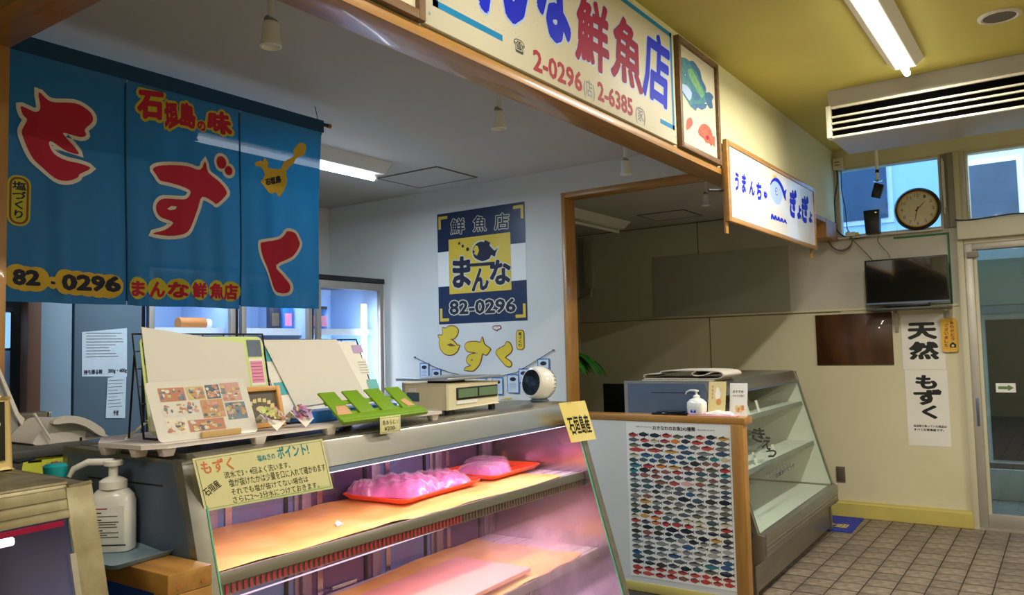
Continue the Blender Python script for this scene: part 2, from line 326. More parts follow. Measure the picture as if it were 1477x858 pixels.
b = MB()      # far wall with openings (window y .79-1.59 / -.8..62 z 2.40-2.99, door y<.70)
for q in ((1.60, 5, -.05, 1.748), (.70, 1.60, -.05, 1.748), (.70, 1.60, 2.995, ZC), (-1.2, .70, 2.995, ZC), (-3.2, -1.2, -.05, ZC)): b.box(XF, XF+.1, q[0], q[1], q[2], q[3])
wf = struct('wall_far', b, 'wall_far')
struct('wall_far_upper', MB().box(XF, XF+.1, 1.60, 5, 1.748, ZC).box(XF, XF+.1, .70, 1.60, 1.748, 2.385), 'wall_upper')
b = MB()      # partition walls between the bays
b.box(4.47, 4.58, 2.71, 4.95, -.05, ZS); b.box(4.47, 4.58, YH+.125, 2.71, ZH+.035, ZS); struct('wall_right', b, 'wall_white')
b = MB(); b.box(.975, 1.10, 2.71, 4.95, -.05, ZS); b.box(.975, 1.10, YH+.125, 2.71, ZH+.035, ZS); struct('wall_left', b, 'wall_white')
for k, (x0, x1) in enumerate(((4.462, 4.588), (.967, 1.108))):
    f = thing('door_%d' % (k+1), 'x', 'x'); del f['label']; del f['category']; f['kind'] = 'structure'
    obj('post', MB().box(x0, x1, 2.68, 2.71, 0, ZH+.035), 'wood', f, bev=.002)
    obj('lintel', MB().box(x0, x1, YH+.136, 2.679, ZH, ZH+.035), 'wood_y', f, bev=.002)
# far wall panelling
def seam(y0, y1, z0, z1): return (XF-.004, XF+.002, y0, y1, z0, z1)
b = MB()
for q in ((1.62, 4.6, 1.742, 1.748), (2.888, 2.894, 1.748, 2.68), (2.80, 2.806, .1, 1.742), (1.62, 4.9, 2.664, 2.672)): b.box(*seam(*q))
obj('seam', b, 'seam', wf)['kind'] = 'stuff'
struct('trim_1', MB().box(XF-.014, XF, .72, 3.5, 1.752, 1.772), 'wall_far', bev=.003)
struct('baseboard_far', MB().prism([(XF, 0), (XF-.05, 0), (XF-.05, .115), (XF-.035, .13), (XF, .13)], .70, 1.75, 'y').f and
       MB().add(*(lambda m: (m.v, m.f))(MB().prism([(XF-.05, 0), (XF, 0), (XF, .13), (XF-.035, .13), (XF-.05, .112)], .70, 1.78, 'y'))), 'base_yellow', bev=.004)
tag(obj('wall_panel', MB().box(XF-.012, XF-.0005, 2.042, 3.368, 1.776, 2.36), 'panel_grey'), 'large plain grey board on the upper far wall of the empty stall', 'board')
tag(obj('plywood_board', MB().box(XF-.016, XF-.0005, 1.216, 1.83, 1.287, 1.724), 'dark_ply', bev=.002), 'dark brown plywood board on the far wall left of the hanging paper signs', 'board')
o = thing('wall_outlet', 'dark brown socket plate low on the far wall beside the empty display case', 'socket', (XF, 1.683, .35))
obj('plate', MB().box(-.012, -.0005, -.036, .036, -.065, .065), 'outlet', o, bev=.003); obj('socket_face', MB().box(-.016, -.011, -.02, .02, -.045, .045), 'dark_line', o, bev=.002)
# transom windows and door
def window(nm, y0, y1, z0, z1, fr, gl, th=.035, d0=XF-.005, d1=XF+.09):
    w_ = thing(nm, 'x', 'x'); del w_['label']; del w_['category']; w_['kind'] = 'structure'
    for a in ((y0, y0+th, z0, z1), (y1-th, y1, z0, z1), (y0+th, y1-th, z0, z0+th), (y0+th, y1-th, z1-th, z1)):
        obj('window_frame', MB().box(d0, d1, *a), fr, w_, bev=.003)
    obj('pane', MB().box(XF+.04, XF+.046, y0+th, y1-th, z0+th, z1-th), gl, w_)
    return w_
window('window_1', .79, 1.60, 2.385, 2.995, 'frame_cream', 'wire_glass', .022)
w2 = window('window_2', -.45, .625, 2.42, 2.995, 'frame_cream', 'pane', .025); w3 = window('window_3', -1.2, -.45, 2.42, 2.995, 'frame_cream', 'pane', .025)
# mullion between the two windows (profiled)
tr = struct('trim_2', MB().box(XF-.02, XF+.1, .625, .66, 2.28, 2.995).box(XF-.035, XF+.09, .66, .70, 2.28, 2.995), 'frame_cream', bev=.003)
struct('trim_3', MB().box(XF-.03, XF+.09, .70, .745, 2.386, 2.995).box(XF-.012, XF+.09, .745, .79, 2.386, 2.995), 'frame_grey', bev=.003)
for y in (.775, .61): tag(obj('window_catch', MB().box(XF-.045, XF-.036, y-.012, y+.008, 2.55, 2.93).tube([(XF-.05, y, 2.5), (XF-.05, y, 2.95)], .006, 6), 'offwhite', bev=.001), 'slim pale window stay rod on the '+('left' if y > .7 else 'right')+' side of the mullion', 'catch')
ops = struct('trim_4', MB().box(XF-.11, XF, -1.2, .69, 2.275, 2.415).box(XF-.03, XF+.08, -1.2, .659, 2.2405, 2.2745), 'ac_white', bev=.006)       # door operator cover
struct('trim_5', MB().box(XF-.05, XF+.09, .66, .705, 0, 2.275), 'frame_cream', bev=.003)
dr = thing('door_3', 'x', 'x'); del dr['label']; del dr['category']; dr['kind'] = 'structure'
obj('door_frame', MB().box(XF-.03, XF+.06, .60, .66, .02, 2.24), 'alu', dr, bev=.004); obj('door_frame', MB().box(XF-.012, XF+.06, .575, .60, .1, 2.20), 'frame_cream', dr, bev=.003)
obj('door_frame', MB().box(XF-.03, XF+.06, -.5, .60, 2.19, 2.24), 'alu', dr, bev=.004); obj('door_frame', MB().box(XF-.03, XF+.06, -.5, .60, .02, .125), 'alu', dr, bev=.004)
obj('door_frame', MB().box(XF-.03, XF+.06, -.56, -.5, .02, 2.24), 'alu', dr, bev=.004)
obj('pane', MB().box(XF+.02, XF+.028, -.5, .575, .125, 2.19), 'door_glass', dr)
hd = obj('door_handle', MB().box(XF-.036, XF-.029, .618, .638, .80, 1.02), 'steel_dark', dr, bev=.002); obj('door_closer', MB().box(XF-.06, XF-.031, .56, .64, 2.13, 2.175), 'frame_grey', dr, bev=.003)
struct('trim_6', MB().box(XF-.04, XF+.12, -1.2, .69, -.005, .02), 'alu')
o = thing('arrow_sticker', 'small white sticker with a green arrow on the glass door', 'sticker', (XF+.018, .435, 1.1))
obj('backing', MB().box(0, .001, -.066, .066, -.036, .036), 'white', o)
F = Frame((-.0006, 0, 0), (0, -1, 0), (0, 0, 1)); b = MB(); shape(b, F, [(-.05, -.011), (.015, -.011), (.015, -.024), (.055, 0), (.015, .024), (.015, .011), (-.05, .011)]); obj('print_arrow', b, 'ink_green', o)
struct('wall_panel_right', MB().box(XF, XF+.1, -1.2, -.56, 0, 2.28), 'wall_far')
# outside
tag(obj('neighbour_building', MB().box(10.6, 11.2, -3, 6, 0, 7), 'facade'), 'pale building wall seen through the transom windows and door', 'building')
nb = bpy.data.objects['neighbour_building']
def fwin(y0, y1, z0, z1, m='facade_glass'):
    wv = obj('window', MB().box(10.57, 10.6, y0, y1, z0, z1), 'white', nb); obj('pane', MB().box(10.555, 10.571, y0+.06, y1-.06, z0+.06, z1-.06), m, wv)
a_ = on('x', 10.57, 1208, 328); b_ = on('x', 10.57, 1284, 215); fwin(b_.y, a_.y+.3, a_.z, b_.z+.4)
a_ = on('x', 10.57, 1392, 322); b_ = on('x', 10.57, 1474, 222); fwin(b_.y, a_.y, a_.z-.12, b_.z)
fwin(-2.2, .85, .05, 1.75, 'store_dark'); obj('awning', MB().box(10.2, 10.6, -2.4, 1.1, 1.85, 2.35), 'store_grey', nb)
tag(obj('street', MB().box(XF+.12, 14, -5, 8, -.06, -.03), 'street'), 'grey street surface outside the glass door', 'street'); bpy.data.objects['street']['kind'] = 'structure'
o = thing('planter_box', 'pale low planter standing outside behind the glass door', 'planter', (8.9, .42, -.03))
obj('box', MB().hexa([(-.14, -.3, 0), (.14, -.3, 0), (.14, .3, 0), (-.14, .3, 0)], [(-.2, -.4, .3), (.2, -.4, .3), (.2, .4, .3), (-.2, .4, .3)]), 'white', o, bev=.01); obj('soil', MB().box(-.17, .17, -.36, .36, .27, .305), 'pot', o)
# ------------------------------------------------------------------ ceiling things in the aisle
lampproto = None
def aisle_lamp(x, y, lab):
    t = thing('ceiling_lamp', lab, 'lamp', (x, y, ZC), 0, None)
    obj('housing', MB().prism([(-.10, 0), (.10, 0), (.055, -.045), (-.055, -.045)], -.65, .65, 'x'), 'white', t, bev=.003)
    obj('tube', MB().tube([(-.70, 0, -.065), (.70, 0, -.065)], .019, 12), 'tube_white', t, smooth=True)
    for s in (-1, 1): obj('socket', MB().box(s*.66-.012, s*.66+.012, -.02, .02, -.075, -.0), 'white', t)
    return t
aisle_lamp(4.50, .712, 'lit bare fluorescent tube lamp on the yellow aisle ceiling')
for k, (x, y, l) in enumerate(((1.7, .712, 'lit tube lamp on the aisle ceiling nearest the first display case'), (-1.2, .712, 'lit tube lamp on the aisle ceiling behind the camera'), (4.55, -1.8, 'lit tube lamp on the far side of the aisle ceiling'), (1.5, -1.8, 'lit tube lamp mid aisle away from the stalls'))): aisle_lamp(x, y, l)
o = thing('ceiling_speaker', 'round brown-grilled speaker set in the yellow ceiling', 'speaker', (4.735, .208, ZC))
obj('rim', MB().lathe([(.075, -.001), (.098, -.001), (.1, -.008), (.085, -.014), (.075, -.01)], n=32, cap=False), 'offwhite', o, smooth=True); obj('grille', MB().lathe([(.0, -.009), (.076, -.009), (.076, -.001)], n=32), 'outlet', o)
# air conditioner
o = thing('air_conditioner', 'ceiling-hung air conditioner with black slots between pale bars', 'air conditioner')
X0, Y1, Y0 = 5.42, 1.235, -.9
obj('casing', MB().prism([(X0+.05, 3.149), (X0+.05, 3.03), (X0+.02, 3.03), (X0+.02, 2.83), (6.02, 2.83), (6.15, 2.87), (6.15, 3.149)], Y0, Y1-.01, 'y'), 'ac_grey', o, bev=.004)
obj('end_cap', MB().box(X0-.01, X0+.06, Y1-.03, Y1, 2.822, 3.035), 'ac_white', o, bev=.004)
obj('slot_recess', MB().box(X0+.012, X0+.03, Y0, Y1-.035, 2.838, 3.022), 'void', o)
for z in (2.826, 2.874, 2.916, 2.957, 3.018): obj('louver', MB().box(X0-.006, X0+.02, Y0, Y1-.032, z-.006-(z == 2.826)*.002, z+.006+(z == 3.018)*.003), 'ac_white', o, bev=.001)
# ------------------------------------------------------------------ glazed display cases (all of one build)
T = 1.26
CUR = [(0, T), (-.005, T-.012), (-.020, 1.195), (-.040, 1.125), (-.060, 1.05), (-.130, .80), (-.230, .45), (-.254, .37)]
def cv(z):
    for (a, z1), (b, z0) in zip(CUR, CUR[1:]):
        if z <= z1 and z >= z0: return a+(b-a)*(z1-z)/(z1-z0)
    return CUR[-1][0]
def display_case(name, label, loc, rz, Lc, gl, inner='inner_white', dz=0, panel='steel_dark', group=None, doors='door_purple', steel='steel', gedge='glass_edge', D=.50, bb=1.178):
    t = thing(name, label, 'display case', (loc[0], loc[1], dz), rz, group)
    side = CUR[1:]+[(-.285, .365), (-.285, .24), (-.24, .20), (-.23, .19), (-.23, .02), (D-.05, .02), (D-.05, .2), (D, .22), (D, T)]
    for k, x in enumerate((0, Lc-.045)):
        p = obj('side_panel', MB().prism(side, x, x+.045, 'x'), steel, t, bev=.006)
        xo = -.0015 if k == 0 else Lc+.0015; xi = x+.0455 if k == 0 else x-.0005
        ins = [(v+.022+(.01 if v > -.03 else 0), min(z, T-.012)) for v, z in CUR[1:]]+[(-.2, .30), (D-.02, .30), (D-.02, T-.012)]
        obj('outer_sheet', MB().prism(ins, xo, xo+.002, 'x'), panel, p)
        lin_ = [(v+.008, z) for v, z in CUR[2:]]+[(D-.05, .37), (D-.05, T-.035), (-.0, T-.06)]
        obj('inner_sheet', MB().prism(lin_, xi, xi+(.001 if k == 0 else -.001), 'x'), 'mirror_steel' if inner == 'inner_white' else inner, p)
    obj('panel_seam', MB().box(-.0025, -.0012, .06, .38, 1.190, 1.194), 'black', t)
    tp = [(0.0, T-.014), (.014, T), (D, T), (D, T-.03), (.02, T-.03)]
    obj('top', MB().prism([(D, T), (.012, T), (.0, T-.006), (-.005, T-.014), (cv(bb)-.001, bb), (cv(bb)+.014, bb), (.012, T-.03), (D, T-.03)], .0455, Lc-.0455, 'x'), steel, t, bev=.003)
    obj('canopy_rail', MB().prism([(cv(bb)+.016, bb-.0003), (cv(bb)-.002, bb-.0003), (cv(bb)-.006, bb-.012), (cv(bb)+.010, bb-.016)], .046, Lc-.046, 'x'), 'steel_dark', t)
    zs = [bb-.015]+[z for v, z in CUR if z < bb-.015]; ps = [(cv(z)+.001, z) for z in zs]
    b = MB()
    n_ = len(ps)
    for (v1, z1), (v0, z0) in zip(ps, ps[1:]):
        b.quad((.050, v0, z0), (Lc-.050, v0, z0), (Lc-.050, v1, z1), (.050, v1, z1), 0)
    g = obj('front_glass', b, [gl, gedge], t, smooth=True, merge=True)
    for x in (.048, Lc-.052): obj('glass_edge', MB().prism([(v-.003, z) for v, z in ps]+[(v+.003, z) for v, z in ps[::-1]], x, x+.004, 'x'), gedge, t)
    obj('glass_sill', MB().prism([(-.29, .372), (-.245, .372), (-.245, .235), (-.29, .245)], .046, Lc-.046, 'x').box(.046, Lc-.046, -.294, -.288, .30, .308).box(.046, Lc-.046, -.294, -.288, .275, .283), steel, t, bev=.003)
    obj('deck', MB().box(.046, Lc-.046, -.244, D-.02, .33, .35), 'inner_white', t)
    obj('base', MB().box(.012, Lc-.012, -.225, D-.055, .03, .235), steel, t, bev=.004)
    obj('plinth', MB().box(.03, Lc-.03, -.19, D-.08, 0, .03), 'black', t)
    # sliding doors at the back
    nd = 4 if Lc < 1.9 else 5; dw = (Lc-.1)/nd
    for i in range(nd):
        x0 = .05+i*dw; yy = D-.048+(i % 2)*.014
        d_ = obj('sliding_door', MB().box(x0+.03, x0+dw-.03, yy, yy+.004, .39, T-.07), ('door_blue' if doors == 'door_purple' and i in (1, 3) else doors), t)
        if doors == 'door_purple': obj('grip_strip', MB().box(x0+.06, x0+.085, yy-.005, yy-.0005, .39, T-.07), 'mirror_steel', d_); obj('grip_strip', MB().box(x0+dw-.075, x0+dw-.06, yy-.005, yy-.0005, .39, T-.07), 'black', d_)
        f = MB()
        for q in ((x0-.01, x0+.032, .352, T-.032), (x0+dw-.032, x0+dw+.01, .352, T-.032)): f.box(max(q[0], .047), min(q[1], Lc-.047), yy-.006, yy+.008, q[2], q[3])
        f.box(x0+.032, x0+dw-.032, yy-.006, yy+.008, .352, .39).box(x0+.032, x0+dw-.032, yy-.006, yy+.008, T-.07, T-.032)
        obj('door_frame', f, 'door_frame', d_, bev=.002)
    return t
C1 = (1.091, 1.729); A1 = math.radians(2.42); L1 = 1.97
case1 = display_case('display_case', 'long chilled display case glowing pink with two kraft-papered shelves', C1, A1, L1, 'case_glass')
def shelf(t, Lc, z, v0, v1, vb, rail='rail', ticks=True, top='inner_white', hrail=.026):
    s_ = obj('shelf', MB().hexa([(.05, v0, z-.014), (Lc-.05, v1, z-.014), (Lc-.05, vb, z-.014), (.05, vb, z-.014)], [(.05, v0, z), (Lc-.05, v1, z), (Lc-.05, vb, z), (.05, vb, z)]), top, t)
    def fr(x): return v0+(v1-v0)*(x-.05)/(Lc-.1)
    obj('price_rail', MB().hexa([(.05, v0-.012, z-hrail), (Lc-.05, v1-.012, z-hrail), (Lc-.05, v1+.002, z-hrail), (.05, v0+.002, z-hrail)], [(.05, v0-.004, z+.004), (Lc-.05, v1-.004, z+.004), (Lc-.05, v1+.002, z+.004), (.05, v0+.002, z+.004)]), rail, s_, bev=.001)
    if ticks:
        b = MB(); n = 105
        b.hexa([(.05, v0-.004, z-.056), (Lc-.05, v1-.004, z-.056), (Lc-.05, v1+.004, z-.056), (.05, v0+.004, z-.056)], [(.05, v0-.004, z-hrail-.001), (Lc-.05, v1-.004, z-hrail-.001), (Lc-.05, v1+.004, z-hrail-.001), (.05, v0+.004, z-hrail-.001)], 0)
        for i in range(n):
            x = .06+(Lc-.12)*i/(n-1); v = fr(x); b.box(x-.0035, x+.0035, v-.009, v-.0045, z-.052, z-hrail-.003, 1 if i < n*.55 else 2)
        k = obj('air_slots', b, ['rail', 'tick_red', 'tick_dark'], s_); k['kind'] = 'stuff'
    obj('shelf_lamp', MB().box(.07, Lc-.07, fr(1)+.008, fr(1)+.013, z-.0605, z-.0575), 'tube_low', s_)
    return s_, fr
sh1, fr1 = shelf(case1, L1, .957, .032, -.052, .44)
sh2, fr2 = shelf(case1, L1, .645, -.115, -.128, .44)
# wire grid at the right end of each shelf
for s_, fr, z in ((sh1, fr1, .957), (sh2, fr2, .645)):
    b = MB()
    for i in range(9): b.box(L1-.19, L1-.052, fr(1.9)+.02+i*.055, fr(1.9)+.023+i*.055, z+.001, z+.004)
    k = obj('wire_grid', b, 'chrome', s_); k['kind'] = 'stuff'
# kraft paper sheets on the shelves: gently wrinkled
def kraft(name, x0, x1, fr, vb, z, seed, lab):
    rnd = random.Random(seed); ph = [rnd.uniform(0, 6) for _ in range(9)]
    def f(u, w_):
        x = x0+(x1-x0)*u; vf = fr(x)+.006+.004*math.sin(x*11+ph[0])+.003*math.sin(x*29); vbk = vb+.02*math.sin(x*5+ph[1])
        v = vf+(vbk-vf)*w_
        h = .0045+.004*math.sin(x*9+v*14+ph[2])*math.sin(v*9-x*4+ph[3])+.0025*math.sin(x*31-v*22+ph[4])*max(0, math.sin(x*5+ph[6]))
        h += .012*max(0, w_-.7)*math.sin(x*13+ph[5]); return (x, v, z+max(.0015, h))
    b = MB().grid(f, 90, 26)
    o = obj(name, b, 'kraft', None, smooth=True, solid=0)
    o.location = (*C1, 0); o.rotation_euler = (0, 0, A1); return tag(o, lab, 'paper', 'kraft papers lining the shelves')
kraft('shelf_paper', .055, 1.78, fr1, .44, .957, 1, 'wrinkled orange kraft paper lining the upper shelf under the trays')
kraft('shelf_paper', .3, 1.78, fr2, .42, .645, 4, 'orange kraft paper lining the lower shelf behind the misted glass')
def local(u, v, z=0):
    return (C1[0]+u*math.cos(A1)-v*math.sin(A1), C1[1]+u*math.sin(A1)+v*math.cos(A1), z)
o = obj('top_lamp_tube', MB().tube([(.08, .012, 1.158), (L1-.08, .012, 1.158)], .004, 8), 'tube_pink', case1)
def ca(u, v, z, sx, e, col=PINK, rot=(0, 0, 0), sy=.03): area('case_lamp_light', local(u, v, z), sx, sy, e, col, (rot[0], rot[1], A1))
ca(L1/2, .05, 1.148, 1.75, 4.8, rot=(math.radians(12), 0, 0)); ca(L1/2, -.04, .885, 1.75, 3.6, rot=(math.radians(14), 0, 0)); ca(L1/2, -.13, .575, 1.75, 2.4, rot=(math.radians(10), 0, 0))
# torn slip and curled corner of paper on the shelf
o = obj('paper_scrap', MB().add([(0, 0, 0), (.035, .012, .001), (.018, .03, .004), (.03, .034, .009)], [(0, 1, 2), (1, 3, 2)]), 'paper', solid=.0006); o.location = local(.63, .12, .966); tag(o, 'small torn white scrap of paper lying on the kraft paper', 'scrap')
o = obj('pink_cutting_board', MB().box(-.62, 0, -.005, .34, 0, .018), 'board_pink', bev=.005); o.location = local(1.42, -.085, .662); o.rotation_euler = (0, 0, A1); tag(o, 'pink cutting board lying on the lower shelf', 'board')
# orange trays and pink packs
def tray(u, v, rz, w_, d_, lab):
    t = thing('orange_tray', lab, 'tray', local(u, v, .9695), A1+rz, 'orange plastic trays on the upper shelf')
    o_ = [(-w_/2, -d_/2), (w_/2, -d_/2), (w_/2, d_/2), (-w_/2, d_/2)]
    rr = rrect(-w_/2, -d_/2, w_/2, d_/2, .03); r2 = rrect(-w_/2+.018, -d_/2+.018, w_/2-.018, d_/2-.018, .022); n = len(rr); b = MB()
    vs = [(x, y, .018) for x, y in rr]+[(x*.985, y*.985, .02) for x, y in rr]+[(x, y, .002) for x, y in r2]+[(x*.99, y*.99, 0) for x, y in r2]
    fs = []
    for i in range(n):
        j = (i+1) % n; fs += [(i+3*n, j+3*n, j, i), (i, j, j+n, i+n), (i+n, j+n, j+2*n, i+2*n)]
    fs += [tuple(range(2*n, 3*n)), tuple(range(3*n, 4*n))[::-1]]
    obj('tray_body', b.add(vs, fs), 'tray_orange', t, smooth=True)
    b = MB()
    for i in range(7): b.box(-w_/2+.03, w_/2-.03, -d_/2+.035+i*(d_-.07)/6, -d_/2+.038+i*(d_-.07)/6, .0021, .004)
    k = obj('ribs', b, 'tray_orange', t); k['kind'] = 'stuff'; return t
tray(1.20, .285, .03, .50, .30, 'orange-red tray in the middle of the upper shelf under the larger bags'); tray(1.705, .285, .03, .40, .30, 'orange-red tray at the right of the upper shelf under the flat packs')
def pack(name, u, v, rz, w_, d_, h_, lab, seed, wr=.12, film=True, zb=.974, ex=3.2):
    rnd = random.Random(seed); ph = [rnd.uniform(0, 6.3) for _ in range(6)]; b = MB(); nu, nv = 22, 14
    def f(s, q, k=1., lift=0):
        x = (s-.5)*2; y = (q-.5)*2; e = (max(0, 1-abs(x)**ex)**.5)*(max(0, 1-abs(y)**ex)**.5)
        h = h_*e*(1+wr*math.sin(7*x+ph[0]+3*y)+wr*.7*math.sin(15*y+ph[1]-6*x)+wr*.5*math.sin(25*x+11*y+ph[2]))
        return (x*w_/2*k*(1+.04*math.sin(5*y+ph[3])), y*d_/2*k*(1+.05*math.sin(6*x+ph[4])), max(.001, h)+lift)
    b.grid(f, nu, nv)
    o = thing(name, lab, 'pack', local(u, v, zb), A1+rz, 'pink packs of seaweed on the trays')
    bb = MB(); bb.grid(f, nu, nv); base = MB().box(-w_/2*.9, w_/2*.9, -d_/2*.85, d_/2*.85, 0, .006)
    obj('contents', bb, 'pack_pink', o, smooth=True); obj('pack_base', base, 'pack_pink', o, bev=.002)
    if film:
        ff = MB().grid(lambda s, q: (lambda p: (p[0], p[1], p[2]+.003+.006*abs(math.sin(31*s+19*q+ph[5]))*(1 if .05 < s < .95 else .1)))(f(s, q, 1.06)), 34, 22)
        obj('plastic_film', ff, 'film', o)
    return o
pack('seaweed_pack', 1.125, .285, .35, .22, .24, .058, 'biggest pink bag heaped on the middle tray, left', 3)
pack('seaweed_pack', 1.325, .275, -.2, .18, .20, .046, 'pink plastic bag on the middle tray, right of the biggest bag', 5)
pack('seaweed_pack', 1.03, .375, .1, .10, .10, .045, 'pink bag behind at the left end of the middle tray', 9)
pack('seaweed_pack', 1.600, .245, .12, .17, .17, .040, 'flat wrapped pink pack at the front of the right tray', 11, .04, ex=8)
pack('seaweed_pack', 1.765, .345, .10, .15, .15, .040, 'flat wrapped pink pack at the back of the right tray', 13, .04, ex=8)
for u, v, z, l in ((1.36, .44, .963, 'small orange-tan paper packet standing behind the pink packs'),):
    o = obj('paper_packet', MB().add([(-.05, 0, 0), (.06, 0, 0), (.01, .03, .05), (0, .06, 0)], [(0, 1, 2), (1, 3, 2), (3, 0, 2), (0, 3, 1)]), 'kraft', bev=.002); o.location = local(1.83, .385, .972); tag(o, l, 'packet')
# plastic film bag hanging down from the cutting board
o = obj('chrome_hook_bar', MB().box(-.06, .06, -.005, .005, 0, .012), 'chrome', bev=.002); o.location = local(.98, .44, .652); tag(o, 'small bright metal bar behind the lower shelf board', 'bar')
# ------------------------------------------------------------------ near case (left edge of the view), partition block
A0 = math.radians(5); L0 = 1.7
def loc0(u, v): return (.84+(u-L0)*math.cos(A0)-v*math.sin(A0), 1.651+(u-L0)*math.sin(A0)+v*math.cos(A0))
case0 = display_case('display_case', 'nearest chilled display case with a worn patched steel frame', loc0(0, 0), A0, L0, 'case_glass_clear', panel='steel_worn', steel='steel_worn', D=.40, bb=1.205)
zs = [1.246, 1.195, 1.125, 1.05, .8, .45, .37]
for xa, xb in ((L0-.052, L0-.002), (.002, .052)):
    obj('front_stile', MB().prism([(cv(z)-.005, z) for z in zs]+[(cv(z)-.0005, z) for z in zs[::-1]], xa, xb, 'x'), 'steel_worn', case0, bev=.0015)
    xi = xa-.012 if xa > 1 else xb
    obj('inner_bead', MB().prism([(cv(z)-.008, z) for z in zs[2:]]+[(cv(z)-.0005, z) for z in zs[:1:-1]], xi, xi+.0118, 'x'), 'steel', case0)
for za, zb in ((1.246, 1.226), (1.224, 1.206), (1.204, 1.190)):
    obj('front_header', MB().prism([(cv(za)-.005, za), (cv(zb)-.005, zb), (cv(zb)-.0005, zb), (cv(za)-.0005, za)], 0.0522, L0-.0522, 'x'), 'steel_worn', case0, bev=.0015)
obj('front_gasket', MB().prism([(cv(1.18)-.006, 1.187), (cv(1.18)-.006, 1.177), (cv(1.18), 1.177), (cv(1.18), 1.187)], L0-.19, L0-.066, 'x'), 'sign_red', case0)
obj('case_lamp', MB().tube([(.2, .01, 1.16), (L0-.14, .01, 1.16)], .008, 8), 'tube_violet', case0)
area('near_case_lamp_light', (*loc0(L0/2, .01), 1.15), 1.3, .03, 4.5, (.78, .7, 1), (0, 0, A0))
sc_ = MB()
for i in range(1): sc_.tube([(L0-.058, cv(.98)-.012, .98), (L0-.058, cv(.98)-.002, .98)], .006, 10)
obj('screw', sc_, 'chrome', case0)
part = thing('counter_partition', 'narrow wood-framed partition with a blue side panel between the two chilled cases', 'partition', (0, 0, 0))
X0, X1, Y0_, Y1_, Z1 = .980, 1.086, 1.592, 2.12, 1.036
obj('top_board', MB().box(X0, X1, Y0_, Y1_, Z1-.045, Z1), 'wood_y', part, bev=.002)
obj('end_post', MB().box(X0, X1, Y0_, Y0_+.055, 0, Z1-.0455), 'wood', part, bev=.002)
obj('rear_post', MB().box(X0, X1, Y1_-.055, Y1_, 0, Z1-.0455), 'wood', part, bev=.002)
obj('blue_panel', MB().box(X0+.01, X1-.01, Y0_+.0555, Y1_-.0555, .02, Z1-.0455), 'blue_panel', part)
for x in (X0+.025, X1-.022): obj('plug', MB().tube([(x, Y0_-.0012, Z1-.03), (x, Y0_+.002, Z1-.03)], .006, 12), 'kraft_dark', part)
o = thing('tray', 'blue-grey plastic tray on the wooden partition under the sanitiser bottle', 'tray', (1.005, 1.84, Z1+.0005), math.radians(8))
rr = rrect(-.085, -.105, .085, .105, .015); n = len(rr)
obj('tray_body', MB().add([(x*.9, y*.9, 0) for x, y in rr]+[(x, y, .012) for x, y in rr]+[(x*.97, y*.97, .012) for x, y in rr]+[(x*.88, y*.88, .003) for x, y in rr],
    [(i+k*n, (i+1) % n+k*n, (i+1) % n+k*n+n, i+k*n+n) for k in range(3) for i in range(n)]+[tuple(range(3*n, 4*n)), tuple(range(n))[::-1]]), 'tray_grey', o, smooth=True)
# sanitiser bottle: a squarish bottle body with pump
def pump_bottle(name, lab, loc, rz, s, sq, body='white_gloss', label=None, big=True, slim=1.):
    t = thing(name, lab, 'bottle', loc, rz)
    prof = [(.36, 0), (.40, .012), (.41, .03), (.41, .58), (.39, .66), (.30, .72), (.20, .745)] if big else [(.30, 0), (.34, .02), (.36, .06), (.38, .3), (.37, .48), (.28, .60), (.14, .67)]
    def sup(a, r, ex): 
        c_, s_ = math.cos(a), math.sin(a); k = (abs(c_)**ex+abs(s_)**ex)**(-1/ex); return (r*k*c_, r*k*s_*sq)
    n = 32; vs = []; fs = []
    for i, (r, z) in enumerate(prof):
        ex = 4.0 if z < .6 else 2.6
        for k in range(n): x, y = sup(2*math.pi*k/n, r*s*slim, ex); vs.append((x, y, z*s))
    for i in range(len(prof)-1):
        for k in range(n): fs.append((i*n+k, i*n+(k+1) % n, (i+1)*n+(k+1) % n, (i+1)*n+k))
    fs += [tuple(range(n))[::-1], tuple((len(prof)-1)*n+k for k in range(n))]
    obj('bottle_body', MB().add(vs, fs), body, t, smooth=True)
    z0 = prof[-1][1]*s-.002; c = .125*s if big else .11*s
    obj('collar', MB().lathe([(c*1.25, z0), (c*1.25, z0+.09*s), (c*.9, z0+.12*s), (c*.5, z0+.14*s)], n=20), 'white_gloss', t, smooth=True)
    obj('pump_stem', MB().lathe([(c*.42, z0+.13*s), (c*.42, z0+.30*s)], n=12), 'white', t, smooth=True)
    zt = z0+.27*s
    obj('pump_head', MB().lathe([(c*.85, zt), (c*.9, zt+.05*s), (c*.75, zt+.065*s)], n=18).tube([(0, 0, zt+.04*s), (-.3*s, 0, zt+.045*s), (-.47*s, 0, zt-.03*s), (-.52*s, 0, zt-.12*s)], [.045*s, .042*s, .036*s, .026*s], 10), 'white_gloss', t, smooth=True)
    return t
bt = pump_bottle('sanitiser_bottle', 'large white pump sanitiser bottle standing on the blue-grey tray', (1.03, 1.905, Z1+.004), math.radians(-53), .200, .62, slim=.60)
F = Frame((0, -.0309, .004), (1, 0, 0), (0, 0, 1.5)); b = MB(); s_ = .135; F.y = F.y*1.36; F.x = F.x*.86
shape(b, F, rectp(-.043, .012, .043, .078), 0, .0003); 
for k, (y, wd, c) in enumerate(((.073, .5, 2), (.066, .3, 1), (.060, .85, 3), (.054, .3, 1), (.050, .9, 3), (.046, .8, 3), (.0415, .85, 3), (.036, .35, 1), (.032, .9, 3), (.028, .5, 3), (.024, .9, 3))): shape(b, F, rectp(-.038, y-.0009, -.038+.078*wd, y+.0009), c, .0008)
shape(b, F, rectp(-.052, .0095, .052, .0115), 1, .0009)
obj('print_label', b, ['white', 'ink_navy', 'sign_red2', 'ink_grey'], bt)
